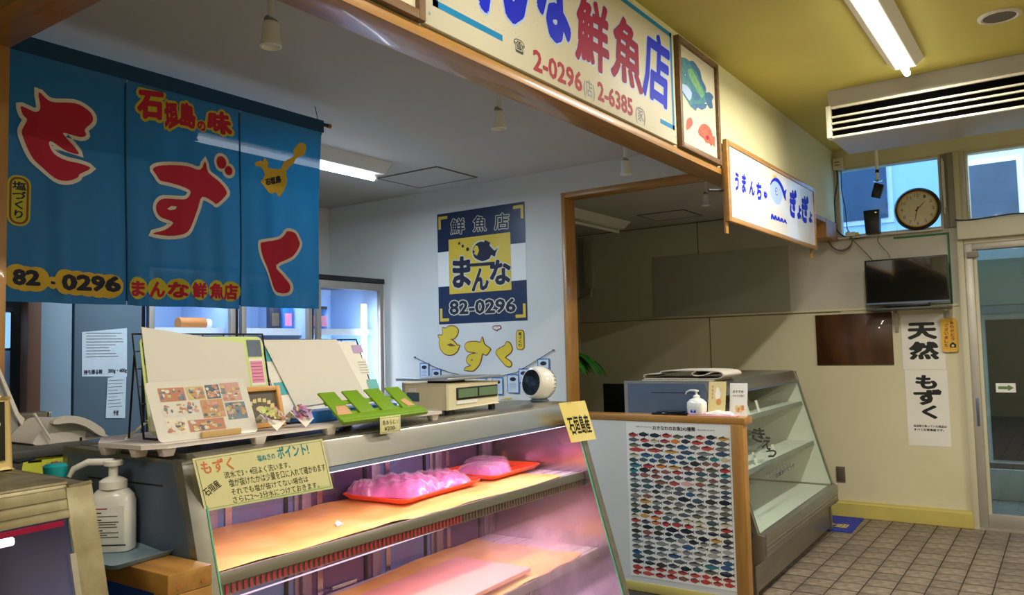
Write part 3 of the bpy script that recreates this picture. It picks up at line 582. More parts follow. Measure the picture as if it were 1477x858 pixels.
# teal pump bottle behind
o = thing('teal_bottle', 'teal plastic bottle half hidden behind the white sanitiser bottle', 'bottle', (.95, 2.02, 1.02))
obj('bottle_body', MB().lathe([(.03, 0), (.033, .01), (.033, .12), (.02, .145), (.02, .17), (.024, .172), (.024, .2), (.022, .205)], n=20), 'teal_plastic', o, smooth=True)
obj('label_band', MB().lathe([(.0335, .07), (.0335, .105)], n=20), 'white', o)
obj('cap', MB().lathe([(.025, .198), (.027, .222), (.02, .228)], n=20), 'teal_plastic', o, smooth=True)
tag(obj('bottle_shelf', MB().box(.865, .972, 1.9, 2.3, 0, 1.019), 'counter_dark', bev=.003), 'dark narrow stand holding the teal bottle behind the partition', 'stand')
# ------------------------------------------------------------------ far empty display case and its partition with the fish chart
CF = (4.63, 1.803); AF = math.radians(1.3); LF = 2.0
casef = display_case('display_case', 'empty unlit display case with white shelves beside the far wall', CF, AF, LF, 'case_glass_clear', inner='white', dz=.008, doors='panel_grey', gedge='glass_edge_dark', D=.56)
def locf(u, v, z=0): return (CF[0]+u*math.cos(AF)-v*math.sin(AF), CF[1]+u*math.sin(AF)+v*math.cos(AF), z)
for z, v in ((1.008, -.05), (.698, -.125)):
    s_, fr = shelf(casef, LF, z, v, v, .50, rail='steel_matte', ticks=False, top='white')
    bpy.data.objects.remove([c for c in s_.children if c.name.startswith('shelf_lamp')][0])
obj('deck_liner', MB().box(.06, LF-.06, -.235, .48, .352, .358), 'white', casef)
rl = [(locf(.67, -.025, 1.0165), 'left end of the upper shelf'), (locf(.90, -.025, 1.0165), 'middle of the upper shelf'), (locf(.55, -.10, .7065), 'lower shelf on the left'), (locf(.98, -.10, .7065), 'lower shelf on the right')]
for p, l in rl:
    o = thing('price_stand', 'white price card stand, %s, empty case' % l, 'price card', p, AF)
    obj('card', MB().hexa([(-.025, 0, .004), (.025, 0, .004), (.025, .002, .004), (-.025, .002, .004)], [(-.025, .02, .08), (.025, .02, .08), (.025, .022, .08), (-.025, .022, .08)]), 'paper', o); obj('foot', MB().box(-.027, .027, -.012, .03, 0, .004), 'white', o)
# lettering on the glass
g = [c for c in casef.children if c.name.startswith('front_glass')][0]
nrm = Vector((0, -1, .27)).normalized(); F = Frame((0, -.139-.006, .80), (1, 0, 0), (0, .27, 1))
def fz(px, py):
    R = Matrix.Rotation(-AF, 4, 'Z'); d = fw+(px-CX)/FPX*rt-(py-CY)/FPX*up; e = R @ (EYE-Vector((CF[0], CF[1], .008))); d = R @ d
    t = (F.o-e).dot(F.n)/d.dot(F.n); q = e+d*t-F.o; return (q.dot(F.x), q.dot(F.y))
b = MB()
for ch, q in (('き', ((1082, 634), (1102, 640), (1104, 618), (1086, 616))), ('え', ((1098, 646), (1111, 650), (1114, 629), (1101, 630))), ('つ', ((1103, 658), (1118, 662), (1121, 649), (1105, 648)))):
    letter(b, ch, F, (0, 0, 0, 0), 0, .03, quad=[fz(*p) for p in q])
letter(b, 'ご予約承ります', F, (0, 0, 0, 0), 1, .01, quad=[fz(*p) for p in ((1110, 690), (1142, 672), (1140, 665), (1108, 683))]); letter(b, '店舗までどうぞ', F, (0, 0, 0, 0), 0, .02, quad=[fz(*p) for p in ((1119, 690), (1146, 673), (1145, 668), (1118, 684))])
obj('lettering', b, ['ink', 'ink_grey'], casef)
# partition carrying the fish chart
XP = 4.49
pt = thing('counter_partition', 'white counter end panel framed in orange wood with the fish chart', 'partition')
obj('top_board', MB().box(XP-.005, XP+.13, 1.545, 2.675, 1.032, 1.07), 'wood_y', pt, bev=.003)
obj('end_post', MB().box(XP-.008, XP+.06, 1.555, 1.628, 0, 1.0315), 'wood', pt, bev=.003)
obj('white_board', MB().box(XP, XP+.05, 1.6285, 2.67, .055, 1.0315), 'wall_white', pt); obj('kick_board', MB().box(XP-.004, XP+.05, 1.6285, 2.67, 0, .0548), 'base_yellow', pt, bev=.002)
F = Frame((XP-.0015, 0, 0), (0, -1, 0), (0, 0, 1))
q = [F.px(*p) for p in ((910, 831), (1060, 851), (1057, 615.5), (905, 608))]
cx0 = -(2.335); px0, pz0, px1, pz1 = min(q[0][0], q[3][0]), (q[0][1]+q[1][1])/2, (q[1][0]+q[2][0])/2, (q[2][1]+q[3][1])/2
ch = thing('fish_chart', 'tall white chart of 242 small coloured fish on the counter end panel', 'poster')
obj('sheet', MB().box(XP-.002, XP-.0002, -px1, -px0, pz0, pz1), 'white_gloss', ch)
F = Frame((XP-.002, 0, 0), (0, -1, 0), (0, 0, 1)); fb = MB()
pal = ['B8433A', '2A2F3A', '1F2733', 'C0453F', '6A6A55', '3F5A5E', 'C9574A', '3D3A33', 'C99A4E', 'D87F3A', '8A8C8A', '2F5D8A', '2F7F86', 'A8A7A2', '7E7A70', '8C5A50', '565B62', '3B4A66', 'C8BE9A', 'D9A8A0']
for i, h in enumerate(pal): mat('print_%d' % i, h, .35)
pm = ['print_%d' % i for i in range(len(pal))]
rf = random.Random(11)
def fish(b, F, x, y, L_, H, mi, m2, d=.0008, flip=1):
    body = [(math.cos(a)*L_*.42-L_*.06, math.sin(a)*H*.5) for a in [2*math.pi*k/14 for k in range(14)]]
    shape(b, F, [(x+flip*p*1., y+q_) for p, q_ in body], mi, d)
    shape(b, F, [(x+flip*L_*.26, y), (x+flip*L_*.5, y+H*.42), (x+flip*L_*.43, y), (x+flip*L_*.5, y-H*.42)], mi if rf.random() < .6 else m2, d)
    shape(b, F, [(x-flip*L_*.25, y+H*.40), (x-flip*L_*.02, y+H*.64), (x+flip*L_*.2, y+H*.3)], m2, d-.0002); shape(b, F, [(x-flip*L_*.1, y-H*.42), (x+flip*L_*.06, y-H*.62), (x+flip*L_*.16, y-H*.3)], m2, d-.0002)
    shape(b, F, [(x-flip*L_*.4, y), (x-flip*L_*.08, y+H*.12), (x+flip*L_*.28, y), (x-flip*L_*.08, y+H*.46), (x-flip*L_*.3, y+H*.3)], m2, d+.0002)
W_, H_ = px1-px0, pz1-pz0; rows = 27; y = pz1-.062*H_
rowcol = [[0, 2, 1, 3, 4, 5, 6, 7, 8], [16, 6, 18, 0, 9, 1, 3, 17], [14, 2, 7, 16, 11, 14, 6], [0, 3, 8, 17, 10, 17], [18, 11, 11, 11, 17, 12, 16, 12], [5, 5, 11, 16, 11, 5, 1, 15, 15], [12, 0, 9, 8, 15, 15, 4, 0], [12, 1, 15, 15, 0, 17, 5, 16], [16, 15, 15, 16, 16, 16, 4, 15], [10, 16, 15, 3, 19, 15, 10, 14], [5, 5, 5, 10, 16, 10, 10, 14], [16, 10, 7, 10, 16, 11, 10, 16], [14, 15, 16, 4, 2, 5, 7, 2], [14, 8, 10, 16, 14, 16, 14, 10], [4, 7, 16, 4, 14, 4, 10, 14], [5, 7, 0, 10, 16, 4, 4, 16], [18, 8, 9, 16, 5, 18, 18, 5], [0, 16, 9, 3, 0, 3, 18, 4], [4, 2, 16, 2, 1, 16, 2, 7], [7, 15, 7, 1, 17, 4, 2, 8], [16, 10, 17, 16, 10, 1, 10, 10], [10, 10, 10, 10, 11, 13, 10, 13], [10, 16, 16, 13, 10, 10, 13], [11, 5, 10, 11, 13, 10, 17], [5, 16, 10, 16, 10, 12, 11], [2, 1, 7, 16, 2, 5, 4], [0, 3, 0, 6, 3, 6, 3, 0], [3, 6, 0, 3, 15, 0, 3, 6, 3]]
n_f = 0; dy = (H_*.925)/len(rowcol)
for r, cs in enumerate(rowcol):
    n_ = len(cs)+(1 if r % 3 else 0); cs = (cs+cs)[:n_]; wv = [rf.uniform(.85, 1.2) for _ in cs]; tot = sum(wv); x = px0+.02*W_
    for c, wd in zip(cs, wv):
        L_ = wd/tot*W_*.97; H = min(dy*.84, L_*.5)*rf.uniform(.85, 1.1); fish(fb, F, x+L_/2, y-dy/2+rf.uniform(-.1, .1)*dy, L_*.98, H, c, rf.choice([1, 7, 2, 16, c])); x += L_; n_f += 1
    y -= dy
obj('print_fish', fb, pm, ch)
b = MB(); yt = pz1-.030*H_; letter(b, 'おきなわのお魚242種類', F, (px0+.27*W_, yt-.012, px0+.68*W_, yt+.014), 0, .025); letter(b, '沖縄の海で見られる', F, (px0+.10*W_, yt, px0+.26*W_, yt+.008), 0); letter(b, '県内の市場で並ぶ魚たち', F, (px0+.70*W_, yt-.006, px0+.86*W_, yt+.003), 0)
obj('lettering', b, 'ink', ch)
# ------------------------------------------------------------------ main shop sign on the header
YS = 1.6
sg = thing('shop_sign', 'large cream painted fish shop sign in blue and crimson lettering', 'sign')
obj('board', MB().box(-.35, 3.80, YS, YH-.0002, 2.522, 3.112), 'sign_board', sg, bev=.002)
F = Frame((0, YS, 0), (1, 0, 0), (0, 0, 1)); b = MB()
pz = lambda x, y: F.px(x, y)
x_l = pz(620, 30)[0]; x_r = pz(971, 120)[0]; z_t = 3.085
for q in ((1.885, 2.592, 2.265, 2.615), (1.885, 2.592, 1.912, 3.1), (3.60, 2.592, 3.775, 2.615), (3.752, 2.592, 3.775, 3.1), (2.6, 3.077, 3.775, 3.1)): shape(b, F, rectp(*q), 0, .0006)
sz = MB(); rnd = random.Random(3)
for i in range(420):
    x, z = rnd.uniform(1.95, 3.7), rnd.uniform(2.62, 3.07); shape(b, F, circ(x, z, rnd.uniform(.0008, .002), 5), 4, .0003)
for x, z in ((1.868, 2.56), (1.868, 2.95), (3.785, 2.56), (3.785, 2.6)): shape(b, F, circ(x, z, .006, 10), 5, .001)
def pq(bl, br, tr, tl): return [F.px(*p) for p in (bl, br, tr, tl)]
BO = .035
letter(b, '店', F, (0, 0, 0, 0), 1, BO, ol=(.02, 6), quad=pq((926, 136), (965, 163), (966, 62), (930, 36)))
letter(b, '魚', F, (0, 0, 0, 0), 2, BO, ol=(.02, 6), quad=pq((880, 108), (928, 140), (924, 46), (886, 12)))
letter(b, '鮮', F, (0, 0, 0, 0), 2, BO, ol=(.02, 6), quad=pq((829, 84), (879, 114), (878, 12), (832, -14)))
letter(b, 'な', F, (0, 0, 0, 0), 1, BO+.015, ol=(.02, 6), quad=[F.px(775, 48), F.px(826, 76), (F.px(826, 76)[0], 3.10), (F.px(775, 48)[0], 3.10)])
letter(b, 'ん', F, (0, 0, 0, 0), 1, BO+.015, ol=(.02, 6), quad=[F.px(690, 16), F.px(765, 45), (F.px(765, 45)[0]-.02, 3.10), (F.px(690, 16)[0]+.02, 3.10)])
letter(b, 'ま', F, (0, 0, 0, 0), 1, BO+.015, ol=(.02, 6), quad=[(1.52, 2.72), (1.84, 2.72), (1.84, 3.11), (1.54, 3.11)])
letter(b, '☎', F, (2.335, 2.578, 2.405, 2.632), 3, .01)
obj('print_panel', b, ['sign_teal', 'sign_blue', 'sign_red', 'ink', 'speck', 'steel_matte', 'pale_blue'], sg)
def pframe(name, lab, x0, x1, z0, z1, fwd=.03, w_=.03):
    t = thing(name, lab, 'picture')
    for q in ((x0, x0+w_, z0, z1), (x1-w_, x1, z0, z1), (x0+w_, x1-w_, z0, z0+w_), (x0+w_, x1-w_, z1-w_, z1)):
        obj('frame', MB().box(q[0], q[1], YH-fwd, YH-.0002, q[2], q[3]), 'walnut', t, bev=.003)
    obj('canvas', MB().box(x0+w_, x1-w_, YH-.012, YH-.0003, z0+w_, z1-w_), 'sign_board', t); return t
pf = pframe('framed_painting', 'walnut-framed painting of a green parrotfish above two red fish', 3.845, 4.425, 2.522, 3.118)
F = Frame((0, YH-.012, 0), (1, 0, 0), (0, 0, 1)); b = MB(); zz = lambda L: [(970+x/4.51, 50+y/4.51) for x, y in L]
shape(b, F, zz([(35, 160), (60, 148), (95, 160), (130, 200), (160, 260), (190, 320), (215, 370), (235, 400), (215, 440), (185, 465), (150, 480), (120, 470), (95, 430), (60, 370), (48, 310), (38, 240)]), 0, .001, px=True, sm=3)
shape(b, F, zz([(105, 180), (135, 172), (165, 215), (180, 240), (190, 290), (215, 340), (215, 372), (185, 315), (150, 240)]), 2, .0014, px=True, sm=2)
shape(b, F, zz([(212, 385), (240, 375), (265, 405), (255, 430), (262, 475), (240, 480), (225, 450), (215, 430)]), 2, .0014, px=True, sm=2)
shape(b, F, zz([(110, 455), (150, 497), (160, 472), (190, 490), (215, 478), (225, 450), (180, 450)]), 2, .0014, px=True)
shape(b, F, zz([(95, 230), (125, 225), (160, 290), (190, 350), (205, 395), (180, 410), (150, 350), (115, 290)]), 1, .0016, px=True, sm=2)
shape(b, F, zz([(128, 370), (160, 380), (182, 405), (162, 430), (133, 415)]), 2, .0019, px=True, sm=2)
shape(b, F, zz([(50, 320), (90, 330), (125, 380), (110, 430), (80, 390), (58, 355)]), 4, .0016, px=True, sm=2)
e_ = F.px(*zz([(80, 262)])[0]); shape(b, F, circ(*e_, .010, 12), 5, .002); shape(b, F, circ(*e_, .006, 12), 4, .0024)
shape(b, F, zz([(95, 550), (120, 540), (132, 575), (120, 600), (95, 622), (88, 600)]), 3, .001, px=True, sm=2)
shape(b, F, zz([(165, 625), (190, 582), (225, 587), (250, 620), (262, 660), (275, 665), (273, 735), (262, 715), (250, 728), (240, 708), (215, 703), (205, 678), (175, 655)]), 3, .001, px=True, sm=2)
shape(b, F, zz([(215, 660), (232, 655), (238, 675), (222, 685)]), 6, .0014, px=True, sm=2)
obj('print_fish', b, ['fish_teal', 'fish_green', 'fish_blue', 'fish_red', 'pale_blue', 'ink', 'sign_red'], pf)
pf = pframe('framed_painting', 'walnut-framed painting at the near end of the header, mostly out of view', 1.2, 1.842, 2.522, 3.118)
F = Frame((0, YH-.012, 0), (1, 0, 0), (0, 0, 1)); b = MB(); fish(b, F, 1.5, 2.85, .4, .18, 0, 1, .001); obj('print_fish', b, ['fish_red', 'fish_blue'], pf)
bpy.data.objects['shop_sign'].location.x = 0
# shorten the board to start right of that frame
for v in [c for c in sg.children if c.name.startswith('board')][0].data.vertices:
    if v.co.x < 1: v.co.x = 1.848
for c in [c for c in sg.children if c.name.startswith('print')]:
    bm = bmesh.new(); bm.from_mesh(c.data); bmesh.ops.delete(bm, geom=[v for v in bm.verts if v.co.x < 1.845], context='VERTS'); bm.to_mesh(c.data); bm.free()
F = Frame((0, YS, 0), (1, 0, 0), (0, 0, 1)); b = MB()
def slant(s, bl, tr_, mi, bold, h):    # text between two pixel points on its base line, h tall in metres
    a = F.px(*bl); c = F.px(*tr_); letter(b, s, F, (0, 0, 0, 0), mi, bold, quad=[(a[0], a[1]), (c[0], c[1]), (c[0], c[1]+h), (a[0], a[1]+h)])
slant('2-0296', (769, 101), (840, 134), 0, .03, .085); slant('(店)', (842, 140), (858, 148), 1, .01, .085); slant('2-6385', (862, 144), (913, 169), 0, .03, .085); slant('(家)', (917, 176), (931, 182), 1, .01, .085)
obj('lettering', b, ['sign_red2', 'ink'], sg)
# ------------------------------------------------------------------ hanging white board sign
YB = 1.572
hb = thing('hanging_sign', 'white wood-framed board with blue lettering and a smiling round fish', 'sign')
x0, x1, z0, z1 = 4.459, 6.405, 2.204, 2.686
for q in ((x0, x0+.045, z0, z1), (x1-.03, x1, z0, z1), (x0+.045, x1-.03, z0, z0+.03), (x0+.045, x1-.03, z1-.03, z1)): obj('frame', MB().box(q[0], q[1], YB, YB+.026, q[2], q[3]), 'wood_x', hb, bev=.003)
obj('panel', MB().box(x0+.04, x1-.03, YB+.008, YB+.02, z0+.025, z1-.025), 'white_gloss', hb)
for x in (x0+.03, x1-.05): obj('hanger_strip', MB().box(x-.02, x+.02, YB+.0262, YH-.0085, 2.135, 2.62), 'wood', hb, bev=.002)
F = Frame((0, YB+.008, 0), (1, 0, 0), (0, 0, 1)); b = MB(); zz = lambda L: [(1020+x/4.765, 180+y/4.765) for x, y in L]
def bq(ch, xl, xr, yt_l, yb_l, k=.4, bold=.05, mi=0, ol=None):
    q = [F.px(1020+x/4.765, 180+y/4.765) for x, y in ((xl, yb_l), (xr, yb_l+k*(xr-xl)), (xr, yt_l+k*(xr-xl)), (xl, yt_l))]; letter(b, ch, F, (0, 0, 0, 0), mi, bold, quad=q, ol=ol)
bq('う', 190, 217, 322, 450); bq('ま', 238, 266, 330, 465); bq('ん', 288, 327, 378, 478); bq('ち', 338, 374, 388, 510); bq('ゅ', 388, 413, 452, 505)
bq('ぎ', 566, 615, 428, 630, .45, .06); bq('ょ', 618, 648, 545, 645, .45, .06); bq('ぎ', 648, 697, 470, 665, .45, .06); bq('ょ', 698, 722, 590, 670, .45, .06)
shape(b, F, zz([(430, 440), (445, 385), (465, 365), (490, 375), (512, 420), (520, 470), (505, 535), (480, 548), (455, 520), (437, 480)]), 1, .0008, px=True, sm=3)
shape(b, F, zz([(430, 420), (440, 385), (462, 364), (488, 372), (512, 408), (530, 455), (542, 520), (528, 500), (512, 450), (492, 408), (465, 385), (445, 398)]), 0, .0014, px=True, sm=2)
shape(b, F, zz([(530, 455), (545, 440), (535, 500)]), 0, .0014, px=True)
shape(b, F, zz([(455, 362), (455, 340), (462, 350), (470, 338), (474, 362)]), 2, .0014, px=True)
e_ = F.px(*zz([(476, 458)])[0]); shape(b, F, circ(*e_, .028, 16, .028), 0, .0016); shape(b, F, circ(*e_, .021, 16), 3, .002); shape(b, F, circ(e_[0]-.005, e_[1], .009, 12), 0, .0024)
w_ = []
for i in range(5):
    xa = 440+i*22; w_ = [(xa-4, 640+i*8), (xa, 612+i*9), (xa+10, 612+i*10), (xa+20, 640+i*10), (xa+12, 655+i*6), (xa+8, 632+i*9), (xa+2, 655+i*4)]; shape(b, F, zz(w_), 0, .0012+.0001*i, px=True)
obj('lettering', b, ['sign_blue', 'pale_blue', 'yellow_dye', 'white'], hb)
o = tag(obj('sign_rod', MB().tube([(4.15, 1.66, 2.38), (4.28, 1.60, 2.39)], .008, 8), 'black'), 'short black rod sticking out left of the hanging white board', 'rod')
o.data.transform(Matrix.Translation((.22, 0, 0)))
# ------------------------------------------------------------------ noren
YN = 2.9; cols = [1.10, 1.605, 2.11, 2.575]
def wave(x, z):
    k = (2.6-z)/.9
    return YN+.013*k*math.sin(x*21+1+z)+.007*k*math.sin(x*47+z*3)+.004*math.sin(x*9)+.006*k*math.sin(x*13-z*5)
nr = thing('shop_curtain', 'wide teal-blue split shop curtain with crimson lettering hanging from a rod', 'curtain')
obj('rod', MB().tube([(1.02, YN, 2.607), (2.615, YN, 2.600)], .009, 10), 'black', nr, smooth=True); obj('rod_tip', MB().tube([(2.614, YN, 2.600), (2.632, YN, 2.600)], .011, 10), 'kraft_dark', nr)
for x in (1.15, 2.555): obj('hanging_cord', MB().tube([(x, YN, 2.61), (x-.01, YN+.01, ZS)], .002, 5), 'ink', nr)
for i, (xa, xb) in enumerate(((1.10, 1.603), (1.607, 2.109), (2.113, 2.575))):
    zb = (1.695, 1.695, 1.705)[i]
    def f(u, v, xa=xa, xb=xb, zb=zb):
        x = xa+(xb-xa)*u; z = 2.612+(zb-2.612)*v; xx = x-(.045*v if xb > 2.5 and u > .999 else (.04*v*max(0, u-.3)/.7 if xb > 2.5 else 0))
        return (xx, wave(xx, z) if v > .06 else YN-.010, z)
    obj('cloth_panel', MB().grid(f, 60, 50), 'noren', nr, smooth=True)
    if i < 2: obj('seam', MB().tube([(xb+.002, wave(xb, z)-.002, z) for z in [2.56-.05*k for k in range(18)]], .0035, 5), 'noren_dark', nr)
obj('rod_sleeve', MB().box(1.10, 2.576, YN-.016, YN-.011, 2.555, 2.613), 'noren_dark', nr)
F = Frame((0, YN-.0035, 0), (1, 0, 0), (0, 0, 1))
def drape(b, name, ms, parent=nr):
    me = bpy.data.meshes.new(name); me.from_pydata(b.v, [], b.f)
    for m in ms: me.materials.append(M[m])
    for p, i in zip(me.polygons, b.m): p.material_index = i
    bm = bmesh.new(); bm.from_mesh(me)
    for k in range(1, 150):
        x = 1.1+k*.01; bmesh.ops.bisect_plane(bm, geom=bm.verts[:]+bm.edges[:]+bm.faces[:], plane_co=(x, 0, 0), plane_no=(1, 0, 0))
    for k in range(1, 18):
        bmesh.ops.bisect_plane(bm, geom=bm.verts[:]+bm.edges[:]+bm.faces[:], plane_co=(0, 0, 1.7+k*.05), plane_no=(0, 0, 1))
    for v in bm.verts: v.co.y += wave(v.co.x, v.co.z)-YN
    bm.to_mesh(me); bm.free(); o = bpy.data.objects.new(name, me); COL.objects.link(o); o.parent = parent; return o
z1_ = lambda L: [(x/3.064, y/3.064) for x, y in L]
b = MB()
shape(b, F, z1_([(165, 410), (205, 440), (240, 452), (330, 455), (385, 480), (412, 510), (410, 540), (378, 570), (385, 595), (365, 605), (335, 600), (290, 587), (283, 594), (325, 640), (352, 680), (300, 668), (240, 632), (218, 625), (214, 642), (240, 680), (300, 708), (360, 722), (405, 742), (357, 768), (345, 785), (300, 798), (240, 785), (170, 735), (130, 690), (97, 610), (92, 580), (100, 560), (114, 530), (97, 510), (87, 472), (115, 482), (150, 497), (172, 480)]), 0, .001, ol=(.014, 1), px=True, sm=3)
shape(b, F, [(221, 243), (236, 238), (268, 240), (288, 245), (295, 233), (300, 249), (318, 262), (328, 276), (324, 285), (313, 294), (307, 291), (291, 284), (285, 300), (277, 320), (268, 335), (252, 340), (228, 338), (222, 336), (240, 331), (250, 322), (244, 317), (232, 312), (226, 302), (228, 292), (238, 286), (262, 288), (270, 284), (273, 276), (262, 270), (243, 263), (232, 260), (226, 252)], 0, .001, ol=(.014, 1), px=True, sm=3)
shape(b, F, [(242, 301), (247, 297), (254, 298), (252, 302), (246, 303)], 1, .0016, px=True)
for c, r in (((320, 234), (.024, .027)), ((330, 246), (.017, .020))):
    p = F.px(*c); shape(b, F, circ(*p, r[0]+.013, 18, r[1]+.013), 1, .0005); shape(b, F, circ(*p, r[0], 18, r[1]), 0, .001)
shape(b, F, [(375, 352.6), (380, 349), (404.6, 345), (412, 339), (416, 333), (425.7, 336), (430, 344), (432, 354), (422, 370), (403, 382), (411, 396.5), (419, 411), (417.6, 421), (409.5, 422.5), (399.7, 416), (388, 390), (378.6, 370.5)], 0, .001, ol=(.013, 1), px=True, sm=3)
shape(b, F, [(367, 235), (375, 231.7), (379, 233), (382, 227), (388, 235), (387, 241), (397, 243), (406, 243), (410, 233), (424, 225), (423, 217), (432, 206), (440, 209), (439, 222), (428, 228), (424, 235), (413, 246), (414.5, 258), (413, 268), (406, 282.7), (402, 281), (400, 277), (395, 279), (388, 277), (377, 265), (375, 262), (382, 252), (376, 241), (369, 240)], 2, .001, px=True, sm=2)
letter(b, '石垣島', F, (0, 0, 0, 0), 3, .06, quad=[F.px(*p) for p in ((384, 268), (407, 263), (406, 252), (382, 258))], d=.0016)
# 石垣島の味
for ch, q in (('石', ((198, 170), (236, 174), (236, 133), (199, 128))), ('垣', ((238, 190), (258, 178), (254, 148), (236, 146))), ('島', ((257, 183), (282, 187), (280, 152), (258, 145))), ('の', ((283, 186), (296, 192), (296, 176), (283, 173))), ('味', ((297, 189), (336, 197), (330, 161), (300, 160)))):
    letter(b, ch, F, (0, 0, 0, 0), 0, .06, ol=(.10, 4), quad=[F.px(*p) for p in q])
# phone number and name on yellow dots
c_ = [(28, 40, '82')]; 
def dots(pts, r, mi): 
    for p in pts: q = F.px(*p); shape(b, F, circ(*q, r, 20), mi, .0006+.00002*pts.index(p))
dots([(24, 399), (36, 402), (50, 403)], .043, 2); dots([(74.5, 408)], .022, 2); dots([(97, 406), (112, 408), (128, 410), (143, 412), (157, 413)], .045, 2)
letter(b, '82', F, (0, 0, 0, 0), 3, .055, quad=[F.px(*p) for p in ((17, 411), (56, 413), (56, 390), (17, 387))]); letter(b, '-', F, (0, 0, 0, 0), 3, .03, quad=[F.px(*p) for p in ((71, 410), (79, 411), (79, 406), (71, 405))])
letter(b, '0296', F, (0, 0, 0, 0), 3, .055, quad=[F.px(*p) for p in ((91, 418), (171, 422), (171, 399), (91, 394))])
xs_ = (200, 230, 257, 285, 312, 334)
dots([(200, 415), (230, 416), (257, 417), (285, 418), (312, 419), (334, 420)], .043, 4)
for ch, x in zip('まんな鮮魚店', xs_):
    w2_ = 12 if x < 320 else 9; letter(b, ch, F, (0, 0, 0, 0), 0, .05, quad=[F.px(*p) for p in ((x-w2_, 427+(x-200)*.035), (x+w2_, 428+(x-200)*.035), (x+w2_, 405+(x-200)*.035), (x-w2_, 404+(x-200)*.035))])
# pill 塩づくり
a_ = F.px(11, 322); c_ = F.px(40, 258); shape(b, F, rrect(a_[0]-.006, a_[1]-.006, c_[0]+.006, c_[1]+.006, .03), 4, .0005); shape(b, F, rrect(a_[0], a_[1], c_[0], c_[1], .026), 5, .001); shape(b, F, rrect(a_[0]+.007, a_[1]+.007, c_[0]-.007, c_[1]-.007, .02), 4, .0014)
for k, ch in enumerate('塩づくり'):
    hh = (c_[1]-a_[1]-.03)/4; zt = c_[1]-.015-k*hh; xm = (a_[0]+c_[0])/2; hw = .022 if k < 2 else .014; letter(b, ch, F, (xm-hw, zt-hh*.88, xm+hw, zt), 3, .03, d=.0018)
drape(b, 'print_lettering', ['red_dye', 'white_dye', 'yellow_dye', 'ink_navy', 'yellow_green_dye', 'brown_line'])
# ------------------------------------------------------------------ poster wall (x = 4.47)
XW = 4.47; F = Frame((XW-.002, 0, 0), (0, -1, 0), (0, 0, 1))
ps = thing('wall_poster', 'navy and yellow fish shop poster on the white side wall', 'poster')
y0, y1, z0, z1 = -3.785, -3.003, 1.685, 2.498
obj('sheet', MB().box(XW-.0018, XW-.0002, 3.003, 3.785, 1.685, 2.498), 'white_gloss', ps)
b = MB(); shape(b, F, rectp(y0, 2.215, y1, z1), 0, .0005); shape(b, F, rectp(y0, z0, y1, 1.96), 0, .0005)
shape(b, F, rectp(y0+.105, 1.90, y1-.125, 2.30), 1, .0010)
for sx, sz_, xx, zz_ in ((1, -1, y0+.012, z1-.02), (-1, -1, y1-.012, z1-.02), (1, 1, y0+.012, z0+.02), (-1, 1, y1-.012, z0+.02)):
    shape(b, F, [(xx, zz_), (xx+sx*.085, zz_), (xx+sx*.085, zz_+sz_*.022), (xx+sx*.022, zz_+sz_*.022), (xx+sx*.022, zz_+sz_*.095), (xx, zz_+sz_*.095)], 1, .0012)
zz = lambda L: [(560+x/3.9, 260+y/3.9) for x, y in L]
for ch, q in (('鮮', ((352, 305), (430, 300), (430, 212), (352, 218))), ('魚', ((478, 290), (552, 284), (552, 196), (478, 202))), ('店', ((598, 280), (680, 272), (680, 182), (598, 190)))):
    letter(b, ch, F, (0, 0, 0, 0), 0, .015, ol=(.045, 2), quad=[F.px(*p) for p in zz(q)], d=.0016)
letter(b, '82-0296', F, (0, 0, 0, 0), 3, .03, ol=(.05, 2), quad=[F.px(*p) for p in zz(((345, 758), (718, 742), (718, 662), (345, 678)))], d=.0016)
letter(b, 'ま', F, (0, 0, 0, 0), 3, .04, ol=(.04, 2), quad=[F.px(*p) for p in zz(((362, 608), (466, 603), (466, 424), (362, 430)))], d=.0020)
letter(b, 'ん', F, (0, 0, 0, 0), 3, .04, ol=(.04, 2), quad=[F.px(*p) for p in zz(((470, 628), (570, 615), (560, 490), (480, 495)))], d=.0020)
letter(b, 'な', F, (0, 0, 0, 0), 3, .04, ol=(.04, 2), quad=[F.px(*p) for p in zz(((572, 592), (692, 586), (690, 440), (572, 450)))], d=.0020)
shape(b, F, [F.px(*p) for p in zz([(440, 470), (600, 458), (600, 476), (440, 488)])], 3, .0021)
shape(b, F, zz([(475, 395), (490, 362), (520, 345), (555, 352), (578, 375), (600, 395), (618, 378), (605, 410), (600, 430), (580, 420), (570, 440), (530, 455), (490, 438), (478, 415)]), 3, .0022, ol=(.012, 2), px=True, sm=2)
shape(b, F, zz([(478, 392), (492, 366), (505, 370), (512, 395), (500, 425), (482, 412), (490, 400)]), 1, .0026, px=True); shape(b, F, zz([(540, 350), (545, 335), (575, 350), (570, 368)]), 3, .0023, px=True)
for p, r in zip(zz([(400, 355), (420, 370), (447, 388)]), (.010, .011, .014)): shape(b, F, circ(*F.px(*p), r, 14), 3, .0018)
obj('print_panel', b, ['poster_navy', 'poster_yellow', 'sign_board', 'ink_navy'], ps)
zz = lambda L: [(590+x/6.6, 470+y/6.6) for x, y in L]
def cut(name, lab, pts, extra=(), fill='wall_yellow', hole=None, ms=('brown_line', 'wall_yellow')):
    o = thing(name, lab, 'wall lettering', group='yellow cut-out lettering on the white side wall')
    P = [F.px(*p) for p in zz(pts)]; P = smoothp(P, 3); b = MB()
    q = offpoly(P, .006); b.prism([(-p[0], p[1]) for p in q], XW-.003, XW-.0002, 'x', 0); obj('backing', b, ms[0], o)
    b = MB(); shape(b, F, P, 0, .0022)
    if hole: shape(b, F, zz(hole), 1, .0027, px=True)
    obj('print_face', b, [ms[1], 'brown_line'], o); return o
